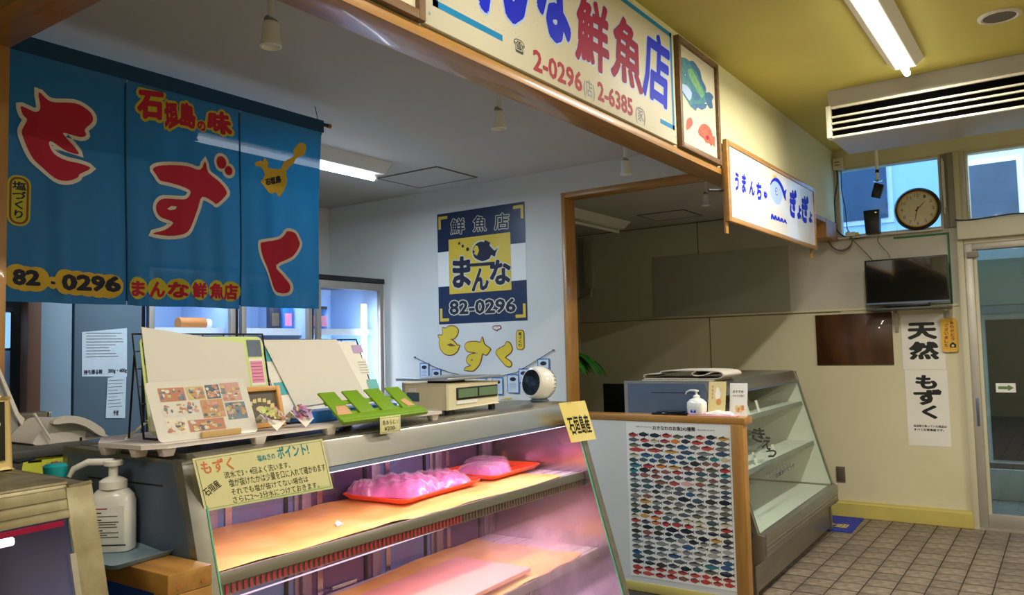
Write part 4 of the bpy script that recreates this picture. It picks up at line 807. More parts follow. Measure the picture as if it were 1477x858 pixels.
cut('cutout_letter', 'yellow brown-edged cut-out character, leftmost under the navy poster', [(320, 20), (350, 25), (380, 5), (430, 5), (465, 35), (460, 80), (430, 120), (395, 125), (430, 150), (460, 185), (480, 187), (470, 215), (455, 245), (420, 270), (370, 275), (330, 255), (300, 215), (290, 160), (295, 125), (280, 90), (315, 90), (325, 60)], hole=[(360, 180), (400, 165), (450, 190), (400, 195)])
cut('cutout_letter', 'yellow brown-edged cut-out character, tallest in the middle under the navy poster', [(540, 175), (570, 155), (640, 150), (680, 160), (697, 112), (718, 175), (770, 215), (768, 235), (735, 275), (700, 262), (685, 320), (665, 370), (620, 420), (580, 425), (530, 418), (545, 395), (580, 385), (590, 372), (560, 355), (550, 320), (565, 285), (600, 268), (655, 262), (620, 250), (560, 240), (535, 205)], hole=[(588, 325), (600, 315), (612, 322), (600, 332)])
cut('cutout_letter', 'yellow angle-shaped cut-out character right under the navy poster', [(830, 245), (870, 210), (910, 190), (930, 155), (960, 165), (980, 215), (965, 255), (915, 300), (960, 335), (975, 360), (965, 385), (930, 380), (890, 340), (850, 290)])
cut('cutout_mark', 'tiny pale double mark with red edge just below the navy poster', [(800, 12), (830, 2), (838, 8), (862, 0), (872, 20), (848, 30), (838, 42), (828, 34), (812, 32)], ms=('sign_red2', 'offwhite'))
o = thing('cutout_pill', 'small yellow pill-shaped label with dark vertical lettering on the white wall', 'wall lettering', group='yellow cut-out lettering on the white side wall')
a_ = F.px(*zz([(1022, 228)])[0]); c_ = F.px(*zz([(1096, 36)])[0]); b = MB()
b.prism([(-p[0], p[1]) for p in rrect(a_[0], a_[1], c_[0], c_[1], .022)], XW-.003, XW-.0002, 'x'); obj('backing', b, 'brown_line', o); b = MB(); shape(b, F, rrect(a_[0]+.005, a_[1]+.005, c_[0]-.005, c_[1]-.005, .018), 0, .0022)
for k, chh in enumerate('塩づくり'):
    hh = (c_[1]-a_[1]-.03)/4; zt = c_[1]-.015-k*hh; xm = (a_[0]+c_[0])/2; letter(b, chh, F, (xm-.013, zt-hh*.85, xm+.013, zt), 1, .03, d=.0027)
obj('print_face', b, ['wall_yellow', 'ink_navy'], o)
# ------------------------------------------------------------------ garland on the side wall
gl_ = thing('garland', 'string of small blue-edged cards across the white side wall', 'garland')
cord = [(4.023, 1.448), (3.846, 1.379), (3.683, 1.333), (3.468, 1.298), (3.247, 1.307), (3.105, 1.332), (2.965, 1.398), (2.80, 1.48)]
obj('cord', MB().tube([(XW-.008, y, z) for y, z in cord], .0022, 6), 'ink_navy', gl_)
for y, z in (cord[0], cord[-1]): obj('pin', MB().tube([(XW-.014, y, z), (XW, y, z)], .006, 8), 'ink_grey', gl_)
F = Frame((XW-.009, 0, 0), (0, -1, 0), (0, 0, 1))
for k, (y, z, ww, hh, r) in enumerate(((3.93, 1.405, .09, .115, -.08), (3.815, 1.36, .09, .10, .06), (3.58, 1.31, .09, .115, 0), (3.40, 1.295, .09, .115, .02), (3.262, 1.30, .095, .12, -.02), (3.13, 1.32, .10, .13, .06), (3.04, 1.36, .085, .10, .05), (2.88, 1.425, .095, .115, .08))):
    b = MB(); c = obj('card', b.prism([(y-ww/2, z-hh), (y+ww/2, z-hh+r*.1), (y+ww/2, z), (y-ww/2, z)], XW-.0085, XW-.007, 'x'), 'card_blue', gl_)
    b = MB(); x = -y; shape(b, F, rectp(x-ww/2+.007, z-hh+.007, x+ww/2-.007, z-.007), 0, .001); shape(b, F, circ(x, z-.032, .026, 10, .014), 1, .0014)
    for j in range(4): shape(b, F, rectp(x-.028, z-.062-j*.010, x+.022, z-.060-j*.010), 2, .0014)
    obj('print_card', b, ['paper_cool', 'ink_navy', 'card_blue'], c)
o = thing('wall_sticker', 'yellow and grey fish-tail cut-out low on the side wall behind the scale', 'sticker'); F = Frame((XW-.001, 0, 0), (0, -1, 0), (0, 0, 1)); b = MB(); f6 = lambda L: [(590+x/6.6, 470+y/6.6) for x, y in L]
b.prism([(-p[0], p[1]) for p in [F.px(*q) for q in f6([(860, 700), (930, 683), (980, 683), (945, 705), (960, 750), (985, 778), (900, 775), (862, 760)])]], XW-.003, XW-.0002, 'x'); obj('shape', b, 'poster_yellow', o)
o = thing('red_tag', 'small dusty red tag hanging behind the round fan', 'tag'); b = MB(); b.prism([(3.045, 1.32), (2.975, 1.30), (2.98, 1.20), (3.05, 1.215)], XW-.004, XW-.001, 'x'); obj('sheet', b, 'red_dye', o)
# ------------------------------------------------------------------ on the first case
def ct(name, lab, cat, u, v, rz=0, z=T+.0004, group=None): return thing(name, lab, cat, local(u, v, z), A1+rz, group)
pl = ct('drain_board', 'pinkish-white plastic footed drain board on top of the first display case', 'board', 0, 0)
PZ = .030
obj('top_plate', MB().prism([(.0, .045), (1.02, .010), (1.02, .36), (.035, .385), (-.05, .25), (-.045, .08)], PZ-.010, PZ, 'z'), 'pallet', pl, bev=.002)
for x, y in ((.012, .066), (-.025, .12), (-.03, .24), (.05, .36), (.27, .048), (.52, .040), (.76, .032), (.995, .030), (.3, .35), (.6, .34), (.9, .33)):
    obj('foot', MB().hexa([(x-.013, y-.010, 0), (x+.013, y-.010, 0), (x+.013, y+.010, 0), (x-.013, y+.010, 0)], [(x-.019, y-.013, PZ-.0105), (x+.019, y-.013, PZ-.0105), (x+.019, y+.013, PZ-.0105), (x-.019, y+.013, PZ-.0105)]), 'pallet', pl, bev=.001)
PT = T+PZ+.001
# easel racks with clipped cards and blank boards
def rack(name, lab, u0, u1, v0, hh, lean, board, cards, border):
    t = ct(name, lab, 'stand', u0, v0, 0, PT)
    L_ = u1-u0; s = lambda x, h, d=0: (x, h*lean-d, h)
    obj('rack_frame', MB().tube([s(0, 0.002), s(0, hh), s(L_, hh), s(L_, .002)], .003, 6), 'black', t)
    obj('rack_foot', MB().tube([s(.0, .004), (.0, -.05, .004), (L_, -.05, .004), s(L_, .004)], .003, 6), 'black', t)
    for k in range(1, 6): obj('rack_wire', MB().tube([s(0, hh*k/6), s(L_, hh*k/6)], .0018, 5), 'black', t)
    for k in range(1, 6): obj('rack_wire', MB().tube([s(L_*k/6, .002), s(L_*k/6, hh)], .0018, 5), 'black', t)
    for q in ((0, .0), (L_, .0)): obj('back_leg', MB().tube([s(q[0], hh*.8), (q[0], hh*lean+.012, .003)], .003, 6), 'black', t)
    F = Frame((0, -.006, 0), (1, 0, 0), (0, lean, 1))
    x0, x1 = .012, L_-.012
    sh = MB(); P = [F.p(x, y, dd) for dd in (0, .003) for x, y in rrect(x0, .012, x1, (hh-.008)*math.hypot(1, lean), .018)]; n = len(P)//2
    sh.add(P, [tuple(range(n))[::-1], tuple(range(n, 2*n))]+[(i, (i+1) % n, (i+1) % n+n, i+n) for i in range(n)]); obj('board_sheet', sh, border, t)
    for (cx0, cy0, cx1, cy1, m_) in cards:
        b = MB(); shape(b, F, rectp(cx0, cy0, cx1, cy1), 0, .0036+.0002*m_)
        obj('print_line' if cy1-cy0 < .003 else 'picture_card', b, ['paper', 'facade_glass', 'flower_pink', 'green_light', 'ink_grey', 'teal_plastic', 'flower_lilac'][m_], t)
    P = [F.p(x, y, .006) for x, y in board]+[F.p(x, y, .0085) for x, y in board]; n = len(board)
    obj('blank_board', MB().add(P, [tuple(range(n))[::-1], tuple(range(n, 2*n))]+[(i, (i+1) % n, (i+1) % n+n, i+n) for i in range(n)]), 'offwhite', t)
    return t
L_ = .41
cards1 = [(.345, .205, .395, .255, 1), (.345, .12, .395, .20, 0), (.348, .128, .392, .192, 2), (.35, .095, .39, .112, 3), (.015, .02, .055, .13, 0), (.018, .19, .03, .25, 1)]
for k in range(6): cards1.append((.350, .135+k*.010, .388, .1365+k*.010, 4))
rack('card_rack', 'left wire easel holding a blank white board over green-edged cards', .030, .445, .185, .268, .20, [(.02, .065), (.335, .045), (.33, .245), (.018, .29)], cards1, 'green_light')
cards2 = [(.01, .20, .06, .24, 5), (.01, .14, .06, .19, 0), (.02, .09, .07, .13, 5), (.40, .22, .45, .25, 6), (.40, .14, .45, .20, 0), (.42, .08, .47, .12, 5), (.30, .025, .46, .06, 0)]
for k in range(5): cards2.append((.405, .145+k*.010, .445, .1465+k*.010, 4))
rack('card_rack', 'right wire easel with a blank white board over blue picture cards', .46, .905, .19, .252, .42, [(.075, .045), (.39, .055), (.335, .27), (.02, .27)], cards2, 'paper')
# power strip and white cable
o = tag(obj('white_cable', MB().tube([tuple(on('y', 1.99, *p)) for p in ((216, 606), (208, 611), (200, 618), (192, 624), (184, 631), (177, 640), (172, 650), (168, 662), (165, 676))], .0042, 8), 'white_gloss', smooth=True), 'white cable rising from the left corner of the case behind the sanitiser', 'cable')
# laminated photo sheet
o = ct('photo_sheet', 'laminated sheet of faded food photos leaning on the left blank board', 'photo', .005, .085, math.radians(-3), PT)
lean = .30; F = Frame((0, 0, 0), (1, 0, 0), (0, lean, 1)); W_, H_ = .285, .152; P0 = rrect(0, 0, W_, H_, .012); sk = lambda P: [(x+(-.10)*y, y) for x, y in P]
n = len(P0); obj('laminate', MB().add([F.p(x, y, dd) for dd in (0, .001) for x, y in sk(P0)], [tuple(range(n))[::-1], tuple(range(n, 2*n))]+[(i, (i+1) % n, (i+1) % n+n, i+n) for i in range(n)]), 'paper', o)
b = MB(); rp = random.Random(5)
cells_ = [(.03, .10, .10, .135), (.105, .10, .155, .135), (.16, .10, .20, .137), (.205, .09, .262, .14), (.03, .062, .13, .096), (.135, .05, .20, .098), (.205, .04, .265, .086), (.03, .02, .085, .058), (.088, .018, .19, .048)]
for k, q in enumerate(cells_):
    shape(b, F, sk(rectp(*q)), k % 8, .0014)
    for j in range(26):
        cx, cy = rp.uniform(q[0]+.005, q[2]-.005), rp.uniform(q[1]+.004, q[3]-.004); shape(b, F, sk(circ(cx, cy, rp.uniform(.002, .009), 6, rp.uniform(.002, .006))), rp.randrange(8), .0017+j*.00002)
obj('print_photos', b, ['photo_a', 'beige_card', 'photo_b', 'photo_c', 'paper', 'tan_paper', 'photo_d', 'cream_food'], o)
obj('cover_film', MB().add([F.p(x, y, .0026) for x, y in sk(P0)], [tuple(range(n))]), 'film_clear', o)
o = ct('wooden_block', 'small tan wooden strip propping the photo sheet', 'block', .115, .070, math.radians(-3), PT); obj('block', MB().box(0, .115, 0, .010, 0, .016), 'block_tan', o, bev=.002)
# wooden frame with black picture
o = ct('framed_picture', 'small orange-wood frame with gold lettering on black, leaning beside the photo sheet', 'picture frame', .285, .135, 0, PT)
F = Frame((0, 0, 0), (1, 0, 0), (0, .25, 1))
for q in ((0, 0, .014, .118), (.136, 0, .15, .118), (.014, 0, .136, .014), (.014, .104, .136, .118)):
    obj('frame', MB().add([F.p(x, y, dd) for dd in (0, .012) for x, y in rectp(*q)], [(3, 2, 1, 0), (4, 5, 6, 7), (0, 1, 5, 4), (1, 2, 6, 5), (2, 3, 7, 6), (3, 0, 4, 7)]), 'wood_pale', o, bev=.002)
obj('picture', MB().add([F.p(x, y, .003) for x, y in rectp(.012, .012, .138, .106)], [(0, 1, 2, 3)]), 'outlet', o)
b = MB()
for k in range(7):
    a = math.radians(150-20*k); cx, cy = .075+.05*math.cos(a), .045+.035*math.sin(a); shape(b, F, [(cx-.007, cy-.005), (cx+.006, cy-.006), (cx+.007, cy+.006), (cx-.005, cy+.005)], 0, .0036)
shape(b, F, circ(.075, .055, .016, 12, .008), 0, .0036); obj('print_crest', b, ['beige_card'], o)
# folded paper flower pots
for k, (u, v, lab) in enumerate(((.325, .062, 'left folded-paper ornament of pink and white flowers on the drain board'), (.425, .058, 'right folded-paper ornament of lilac and cream flowers on the drain board'))):
    o = ct('paper_ornament', lab, 'ornament', u, v, 0, PT, 'folded paper ornaments on the drain board'); rp = random.Random(20+k)
    obj('paper_base', MB().add([(-.045, -.01, .048), (.0, -.025, .0), (.045, -.01, .022), (.03, .03, .02), (-.03, .03, .03), (0, .0, .03)], [(0, 1, 5), (1, 2, 5), (2, 3, 5), (3, 4, 5), (4, 0, 5)]), 'flower_white', o, solid=.001)
    b = MB()
    for j in range(46):
        a, e = rp.uniform(0, 6.28), rp.uniform(.1, 1.5); r = .030; c = Vector((r*math.cos(a)*math.cos(e)*1.15, r*math.sin(a)*math.cos(e)*.8, .024+r*math.sin(e)*1.0)); s1 = Vector((rp.uniform(-1, 1), rp.uniform(-1, 1), rp.uniform(-1, 1))).normalized()*.012; s2 = Vector((rp.uniform(-1, 1), rp.uniform(-1, 1), rp.uniform(-1, 1))).normalized()*.012
        m_ = rp.choice([0, 0, 2, 3] if k == 0 and c.x > 0 else ([2, 3, 1, 4] if k == 0 else [1, 1, 2, 3, 0])); b.add([c-s1, c+s2, c+s1, c-s2+Vector((0, 0, .004))], [(0, 1, 2), (0, 2, 3)], m_)
    x = obj('petals', b, ['flower_pink', 'flower_lilac', 'flower_yellow', 'flower_white', 'green_light'], o); x['kind'] = 'stuff'
# green slatted tray
o = ct('green_tray', 'lime-green slatted plastic tray tilted over the right end of the drain board', 'tray', .527, -.004, 0, PT+.001)
F = Frame((0, 0, .004), (1, 0, 0), (0, 1.35, 1)); F.y = Vector((0, .78, .62)).normalized(); F.n = F.x.cross(F.y); TW, TH = .376, .128
def slab(name, pts, m_, th=.006, d=0): 
    n = len(pts); return obj(name, MB().add([F.p(x, y, dd) for dd in (d, d+th) for x, y in pts], [tuple(range(n))[::-1], tuple(range(n, 2*n))]+[(i, (i+1) % n, (i+1) % n+n, i+n) for i in range(n)]), m_, o, bev=.0015)
slab('front_rail', rectp(-.006, 0, TW+.006, .022), 'green_plastic', .010)
for k in range(4):
    x = .004+k*.0985; slab('slat', rectp(x-.004, .0225, x+.064, TH), 'green_plastic')
for q in ((.030, .046), (.078, .094)): slab('cross_bar', rectp(0, q[0], TW-.006, q[1]), 'green_plastic', .004, -.005)
slab('label_patch', [(.0, .024), (.06, .024), (.06, .062), (.02, .062)], 'tan_paper', .0012, .0065); slab('label_patch', [(.32, .030), (.355, .030), (.34, .068), (.31, .06)], 'tan_paper', .0012, .0065)
slab('front_lip', rectp(-.006, -.012, TW+.006, .0), 'green_plastic', .012)
o = ct('blue_box', 'blue plastic packet under the lime-green tray', 'packet', .50, .085, 0, PT); obj('packet_body', MB().box(0, .40, .02, .10, 0, .034), 'blue_plastic', o, bev=.004)
# price tag
o = ct('price_tag', 'small handwritten price card leaning on the green tray', 'price card', .668, -.030, 0, T-.012)
F = Frame((0, 0, 0), (1, 0, 0), (0, .08, 1)); obj('card', MB().box(0, .094, .004, .006, 0, .052), 'label_yellow', o, bev=.0006); F = Frame((0, .004, 0), (1, 0, 0), (0, 0, 1)); b = MB()
shape(b, F, rectp(.004, .004, .090, .0048), 1, .0004); shape(b, F, rectp(.004, .047, .090, .0478), 1, .0004); shape(b, F, rectp(.004, .004, .0048, .0478), 1, .0004); shape(b, F, rectp(.0892, .004, .09, .0478), 1, .0004)
letter(b, '島あらじソ', F, (.010, .026, .084, .041), 0, .0); letter(b, '¥200-', F, (.018, .008, .072, .021), 0, .0); obj('lettering', b, ['ink', 'ink_green'], o)
# hand-lettered washing instructions
o = ct('instruction_sign', 'laminated yellow-green hand-lettered washing instructions on the case front', 'sign', .014, -.0355, 0, 1.12)
quad = [(.03, .012), (.446, -.0), (.405, .142), (-.004, .140)]; F = Frame((0, 0, 0), (1, 0, 0), (0, 0, 1))
def bl(u, t): a, b_, c, e = quad; return ((a[0]*(1-u)+b_[0]*u)*(1-t)+(e[0]*(1-u)+c[0]*u)*t, (a[1]*(1-u)+b_[1]*u)*(1-t)+(e[1]*(1-u)+c[1]*u)*t)
P = [bl(-.03, -.10), bl(1.03, -.10), bl(1.03, 1.10), bl(-.03, 1.10)]
obj('laminate', MB().prism(P, -.0005, .0015, 'y'), 'film_clear', o); obj('card', MB().prism([bl(0, 0), bl(1, 0), bl(1, 1), bl(0, 1)], -.0011, -.0006, 'y'), 'label_yellow', o)
F = Frame((0, -.0012, 0), (1, 0, 0), (0, 0, 1)); b = MB()
def wr(s, u0, t0, u1, t1, mi, bold=.015): letter(b, s, F, (0, 0, 0, 0), mi, bold, quad=[bl(u0, t0), bl(u1, t0), bl(u1, t1), bl(u0, t1)], d=.0004)
for q in ((.015, .04, .985, .046), (.015, .96, .985, .966), (.015, .04, .019, .966), (.981, .04, .985, .966)): shape(b, F, [bl(q[0], q[1]), bl(q[2], q[1]), bl(q[2], q[3]), bl(q[0], q[3])], 3, .0003)
wr('もずく', .04, .68, .26, .93, 1, .02); wr('塩ぬきの', .44, .76, .58, .88, 2); wr('ポイント!', .60, .74, .86, .98, 2, .025)
wr('流水で3・4回よく洗います。', .18, .54, .68, .67, 0, 0); wr('塩が抜けたかは少量を口に入れて確かめます', .20, .37, .97, .52, 0, 0); wr('それでも塩が抜けてない場合は', .20, .21, .80, .34, 0, 0); wr('さらに2〜3分水につけておきます。', .20, .06, .88, .19, 0, 0)
a_, b2_, c2_, e2_ = [bl(*p) for p in ((.04, .26), (.15, .42), (.12, .56), (.01, .40))]; letter(b, '石垣産', F, (0, 0, 0, 0), 0, .015, quad=[a_, b2_, c2_, e2_], d=.0004)
obj('lettering', b, ['ink', 'ink_orange', 'ink_teal', 'ink_green'], o)
# yellow origin sign at the far corner
o = ct('origin_sign', 'bright yellow laminated sign with black characters at the right front corner', 'sign', 0, -.068, 0, 0)
quad = [(1.800, 1.098), (2.030, 1.088), (1.932, 1.265), (1.700, 1.270)]; F = Frame((0, 0, 0), (1, 0, 0), (0, 0, 1))
obj('card', MB().prism([bl(0, 0), bl(1, 0), bl(1, 1), bl(0, 1)], 0, .0015, 'y'), 'label_yellow2', o); F = Frame((0, -.0002, 0), (1, 0, 0), (0, 0, 1)); b = MB()
wr('石垣島産', .10, .18, .92, .66, 0, .025); obj('lettering', b, ['ink'], o); obj('clip', MB().box(1.76, 1.80, -.004, .02, 1.262, 1.272), 'film_clear', o)
# scale
o = ct('weighing_scale', 'beige electronic weighing scale with two green displays and steel platter', 'scale', 1.150, .085, 0)
SH = .112
obj('housing', MB().prism([(0, 0), (.335, 0), (.345, .02), (.345, .19), (.33, .26), (.06, .26), (0, .20)], .024, .112, 'z'), 'scale_body', o, bev=.006)
obj('front_bezel', MB().box(.055, .325, -.004, .001, .052, .098), 'black', o, bev=.002)
for x0_ in (.062, .195): obj('display', MB().box(x0_, x0_+.122, -.006, -.0035, .060, .092), 'lcd', o)
obj('name_strip', MB().box(.055, .185, -.003, .001, .037, .050), 'white', o)
obj('side_label', MB().box(-.0015, .001, .13, .19, .05, .082), 'blue_door', o); obj('side_label', MB().box(-.0015, .001, .145, .18, .086, .098), 'paper', o)
obj('platter', MB().box(-.012, .34, -.012, .235, .126, .136), 'scale_plate', o, bev=.003); obj('platter_post', MB().box(.10, .22, .08, .17, .108, .127), 'black', o)
for x, y in ((.03, .02), (.315, .02), (.03, .22), (.315, .22)): obj('foot', MB().lathe([(.014, 0), (.014, .018), (.01, .0245)], (x, y, 0), n=12), 'rubber', o)
# fan
fc = Vector(local(1.885, .135, T+.082)); o = thing('desk_fan', 'small round white desk fan with a black grille', 'fan', fc, 0)
nv = Vector((-.965, .22, .10)).normalized(); q = nv.to_track_quat('Z', 'Y').to_matrix().to_4x4()
prof = [(.0, -.078), (.03, -.074), (.052, -.060), (.068, -.035), (.0745, -.005), (.073, .022), (.064, .045), (.057, .049)]
obj('shell', MB().lathe(prof, n=32, mtx=q, cap=False), 'white_gloss', o, smooth=True)
obj('grille', MB().lathe([(.0, .050), (.03, .052), (.055, .049), (.0565, .044)], n=32, mtx=q), 'black_gloss', o, smooth=True)
b = MB()
for k in range(18):
    a = 2*math.pi*k/18; pts = [q @ Vector((r*math.cos(a+r*14), r*math.sin(a+r*14), .0535)) for r in (.012, .026, .04, .053)]; b.tube(pts, .0009, 4)
x = obj('grille_fins', b, 'rubber', o); x['kind'] = 'stuff'
b = MB()
for k in range(26):
    a = math.pi*(k/25)*2; pts = [q @ Vector((r*math.cos(a), r*math.sin(a), z)) for r, z in ((.0605, -.050), (.0715, -.028))]; b.tube(pts, .0018, 4)
x = obj('rear_vents', b, 'ink_grey', o); x['kind'] = 'stuff'
obj('base', MB().lathe([(.04, -.0815), (.045, -.076), (.035, -.070), (.02, -.062)], n=24), 'steel_dark', o, smooth=True)
# ------------------------------------------------------------------ on the near case: device, phone counter
o = thing('label_printer', 'beige and black countertop device at the left edge on the nearest case', 'device', (.655, 1.93, T+.0006), 0)
obj('body', MB().prism([(0, 0), (.16, 0), (.152, .155), (.03, .16), (0, .12)], 0, .05, 'y'), 'device_beige', o, bev=.005)
obj('front_face', MB().prism([(.0, .02), (.145, .02), (.142, .148), (.03, .15), (0, .11)], -.003, .001, 'y'), 'black_gloss', o, bev=.001)
F = Frame((0, -.003, 0), (1, 0, 0), (0, 0, 1)); b = MB(); letter(b, 'お釣り', F, (.06, .09, .135, .108), 0, .02); obj('lettering', b, 'paper', o)
obj('rear_cable', MB().tube([(.15, .03, .02), (.2, .06, .005), (.25, .1, .0045)], .004, 6), 'black', o)
o = thing('clip_rail', 'short chrome clip rail above the beige device', 'clip', (.655, 2.02, T+.0006)); obj('rail', MB().box(0, .135, -.004, .004, .168, .184), 'chrome', o, bev=.003); obj('rail_stand', MB().box(.02, .04, -.003, .003, 0, .17), 'steel_dark', o)
rc = thing('rear_counter', 'dark-topped counter behind the cases with yellow notices on its front', 'counter', (0, 0, 0))
obj('worktop', MB().box(.84, 1.205, 2.30, 2.66, 1.235, 1.258), 'counter_dark', rc, bev=.003); obj('cabinet_body', MB().box(.85, 1.195, 2.31, 2.65, 0, 1.2345), 'counter_dark', rc)
F = Frame((0, 2.3095, 0), (1, 0, 0), (0, 0, 1)); b = MB(); shape(b, F, [F.px(*p) for p in ((28, 700), (122, 700), (119, 655), (34, 662))], 0, .0005); shape(b, F, [F.px(*p) for p in ((60, 672), (82, 664), (98, 680), (70, 682))], 1, .001); shape(b, F, [F.px(*p) for p in ((40, 665), (60, 663), (60, 666), (40, 668))], 2, .001)
for k in range(3): letter(b, '本日のおすすめ', F, (0, 0, 0, 0), 2, .02, quad=[F.px(*p) for p in ((72+k*2, 670+k*5), (112, 668+k*5), (112, 664+k*5), (72+k*2, 666+k*5))], d=.0012)
obj('print_notices', b, ['yellow_paper', 'pink_paper', 'ink'], rc)
ph = thing('fax_phone', 'off-white telephone with handset and upright grey paper tray', 'telephone', (0, 2.42, 1.2585))
X = lambda px, y: on('y', 2.42, px, y).x; Zp = lambda px, y: on('y', 2.42, px, y).z-1.2585
P = [(X(x, y), Zp(x, y)) for x, y in ((46, 647), (90, 643), (136, 639), (137, 622), (118, 607), (92, 603), (70, 606), (56, 620), (46, 632))]
zmin = min(p[1] for p in P); P = [(x, max(0.0005, z)) for x, z in P]
obj('phone_base', MB().prism(smoothp(P, 3), -.02, .13, 'y'), 'phone_white', ph, smooth=True)
P = [(X(x, y), Zp(x, y)) for x, y in ((66, 610), (72, 602), (96, 599), (118, 605), (138, 618), (140, 628), (131, 626), (112, 614), (92, 609), (74, 611))]
obj('handset', MB().prism(smoothp(P, 3), -.045, -.021, 'y'), 'phone_white', ph, smooth=True)
P = [(X(x, y), Zp(x, y)) for x, y in ((-30, 480), (3, 480), (9, 502), (52, 600), (62, 640), (-30, 655))]; P = [(x, max(.0005, z)) for x, z in P]
obj('paper_tray', MB().prism(P, .131, .139, 'y'), 'phone_grey', ph, bev=.002)
P = [(X(x, y), Zp(x, y)) for x, y in ((3, 478), (8, 484), (56, 598), (64, 606), (60, 616), (50, 600))]; obj('tray_edge', MB().prism(P, .120, .1305, 'y'), 'phone_white', ph, bev=.002)
obj('antenna', MB().tube([(X(42, 596), -.03, Zp(42, 596)), (X(66, 634), -.03, Zp(66, 634))], .004, 8), 'phone_white', ph, smooth=True)
obj('speaker_holes', MB().box(X(118, 626), X(133, 626), -.0215, -.0205, Zp(118, 632)+.004, Zp(118, 622)), 'phone_grey', ph); obj('socket', MB().box(X(110, 632), X(113, 632), -.0215, -.0205, Zp(112, 636), Zp(112, 630)), 'black', ph)
b = MB(); pts = [(X(137, 628)+.0006*k, -.01+.006*math.cos(k*1.3), Zp(137, 624)+.006*math.sin(k*1.3)-.0003*k) for k in range(60)]; obj('coiled_cord', b.tube(pts, .0014, 4), 'phone_white', ph)
o = thing('tape_holder', 'dark rounded object with a bright end behind the telephone', 'holder', (X(88, 596)-.0, 2.60, 1.2585)); obj('body', MB().box(-.045, .04, -.02, .02, 0, .082), 'outlet', o, bev=.008); obj('end_cap', MB().box(.041, .05, -.018, .018, .03, .08), 'chrome', o, bev=.003)
# ------------------------------------------------------------------ back of the shop: fridges, cabinet
YF = 4.33
def fridge(name, lab, x0, x1, seed, bright):
    t = thing(name, lab, 'fridge'); d = .60; H_ = 2.055
    for q in ((x0+.002, x0+.022), (x1-.022, x1-.002)): obj('side_wall', MB().box(q[0], q[1], YF+.03, YF+d, .0, H_-.0), 'fridge_black', t)
    obj('top', MB().box(x0+.0225, x1-.0225, YF+.03, YF+d, H_-.05, H_), 'fridge_black', t); obj('top_trim', MB().box(x0+.002, x1-.002, YF-.006, YF+.029, H_-.035, H_), 'fridge_black', t, bev=.002)
    obj('back', MB().box(x0+.0225, x1-.0225, YF+d-.03, YF+d, .08, H_-.0505), 'fridge_in', t); obj('base', MB().box(x0+.0225, x1-.0225, YF+.03, YF+d, 0, .0795), 'fridge_black', t)
    obj('liner', MB().box(x0+.0225, x0+.030, YF+.04, YF+d-.031, .08, H_-.051), 'fridge_in', t); obj('liner', MB().box(x1-.030, x1-.0225, YF+.04, YF+d-.031, .08, H_-.051), 'fridge_in', t)
    dr_ = obj('door', MB().box(x0+.055, x1-.055, YF+.002, YF+.008, .14, H_-.095), 'pane', t); a, b_ = x0+.022, x1-.022
    for q in ((a, a+.034, .10, H_-.040), (b_-.034, b_, .10, H_-.040), (a+.034, b_-.034, .10, .14), (a+.034, b_-.034, H_-.095, H_-.040)): obj('door_frame', MB().box(q[0], q[1], YF-.012, YF+.022, q[2], q[3]), 'fridge_frame', dr_, bev=.002)
    for z in (.55, .95, 1.30, 1.66):
        s_ = obj('shelf', MB().box(x0+.031, x1-.031, YF+.10, YF+d-.05, z-.012, z), 'shelf_white', t); obj('shelf_lip', MB().box(x0+.031, x1-.031, YF+.09, YF+.0995, z-.035, z+.012), 'shelf_white', s_)
    if bright: obj('lamp', MB().tube([(x1-.15, YF+.07, .3), (x1-.15, YF+.07, 1.86)], .022, 10), 'tube_fridge', t, smooth=True); area('fridge_light', (x1-.15, YF+.10, 1.2), 1.4, .04, 7, (.55, .75, 1), (math.radians(90), math.radians(90), math.radians(35)))
    else: area('fridge_light', ((x0+x1)/2, YF+.09, 1.95), .4, .03, 1.6, (.6, .78, 1), (math.radians(20), 0, 0))
    return t
fridge('fridge', 'lit glass-door fridge nearest the poster wall with a bright vertical lamp', 3.762, 4.462, 1, True)
fridge('fridge', 'middle glass-door fridge half hidden by the curtain hem', 3.140, 3.758, 2, False)
fridge('fridge', 'leftmost glass-door fridge beside the blue-grey cabinet', 2.515, 3.136, 3, False)
for k, (x, l) in enumerate(((3.90, 'left blue and pink drink pouch on the lit fridge shelf'), (4.01, 'right blue and pink drink pouch on the lit fridge shelf'))):
    o = thing('pouch', l, 'packet', (x, 4.52, 1.6605), 0, 'pouches in the lit fridge'); obj('packet_body', MB().hexa([(-.045, -.02, 0), (.045, -.02, 0), (.045, .02, 0), (-.045, .02, 0)], [(-.038, -.004, .16), (.038, -.004, .16), (.038, .004, .16), (-.038, .004, .16)]), 'blue_plastic', o, bev=.004); obj('picture', MB().hexa([(-.03, -.0205, .03), (.03, -.0205, .03), (.03, -.019, .03), (-.03, -.019, .03)], [(-.026, -.0125, .11), (.026, -.0125, .11), (.026, -.011, .11), (-.026, -.011, .11)]), 'flower_pink', o); obj('cap_fold', MB().box(-.04, .04, -.005, .005, .158, .18), 'ink_navy', o)
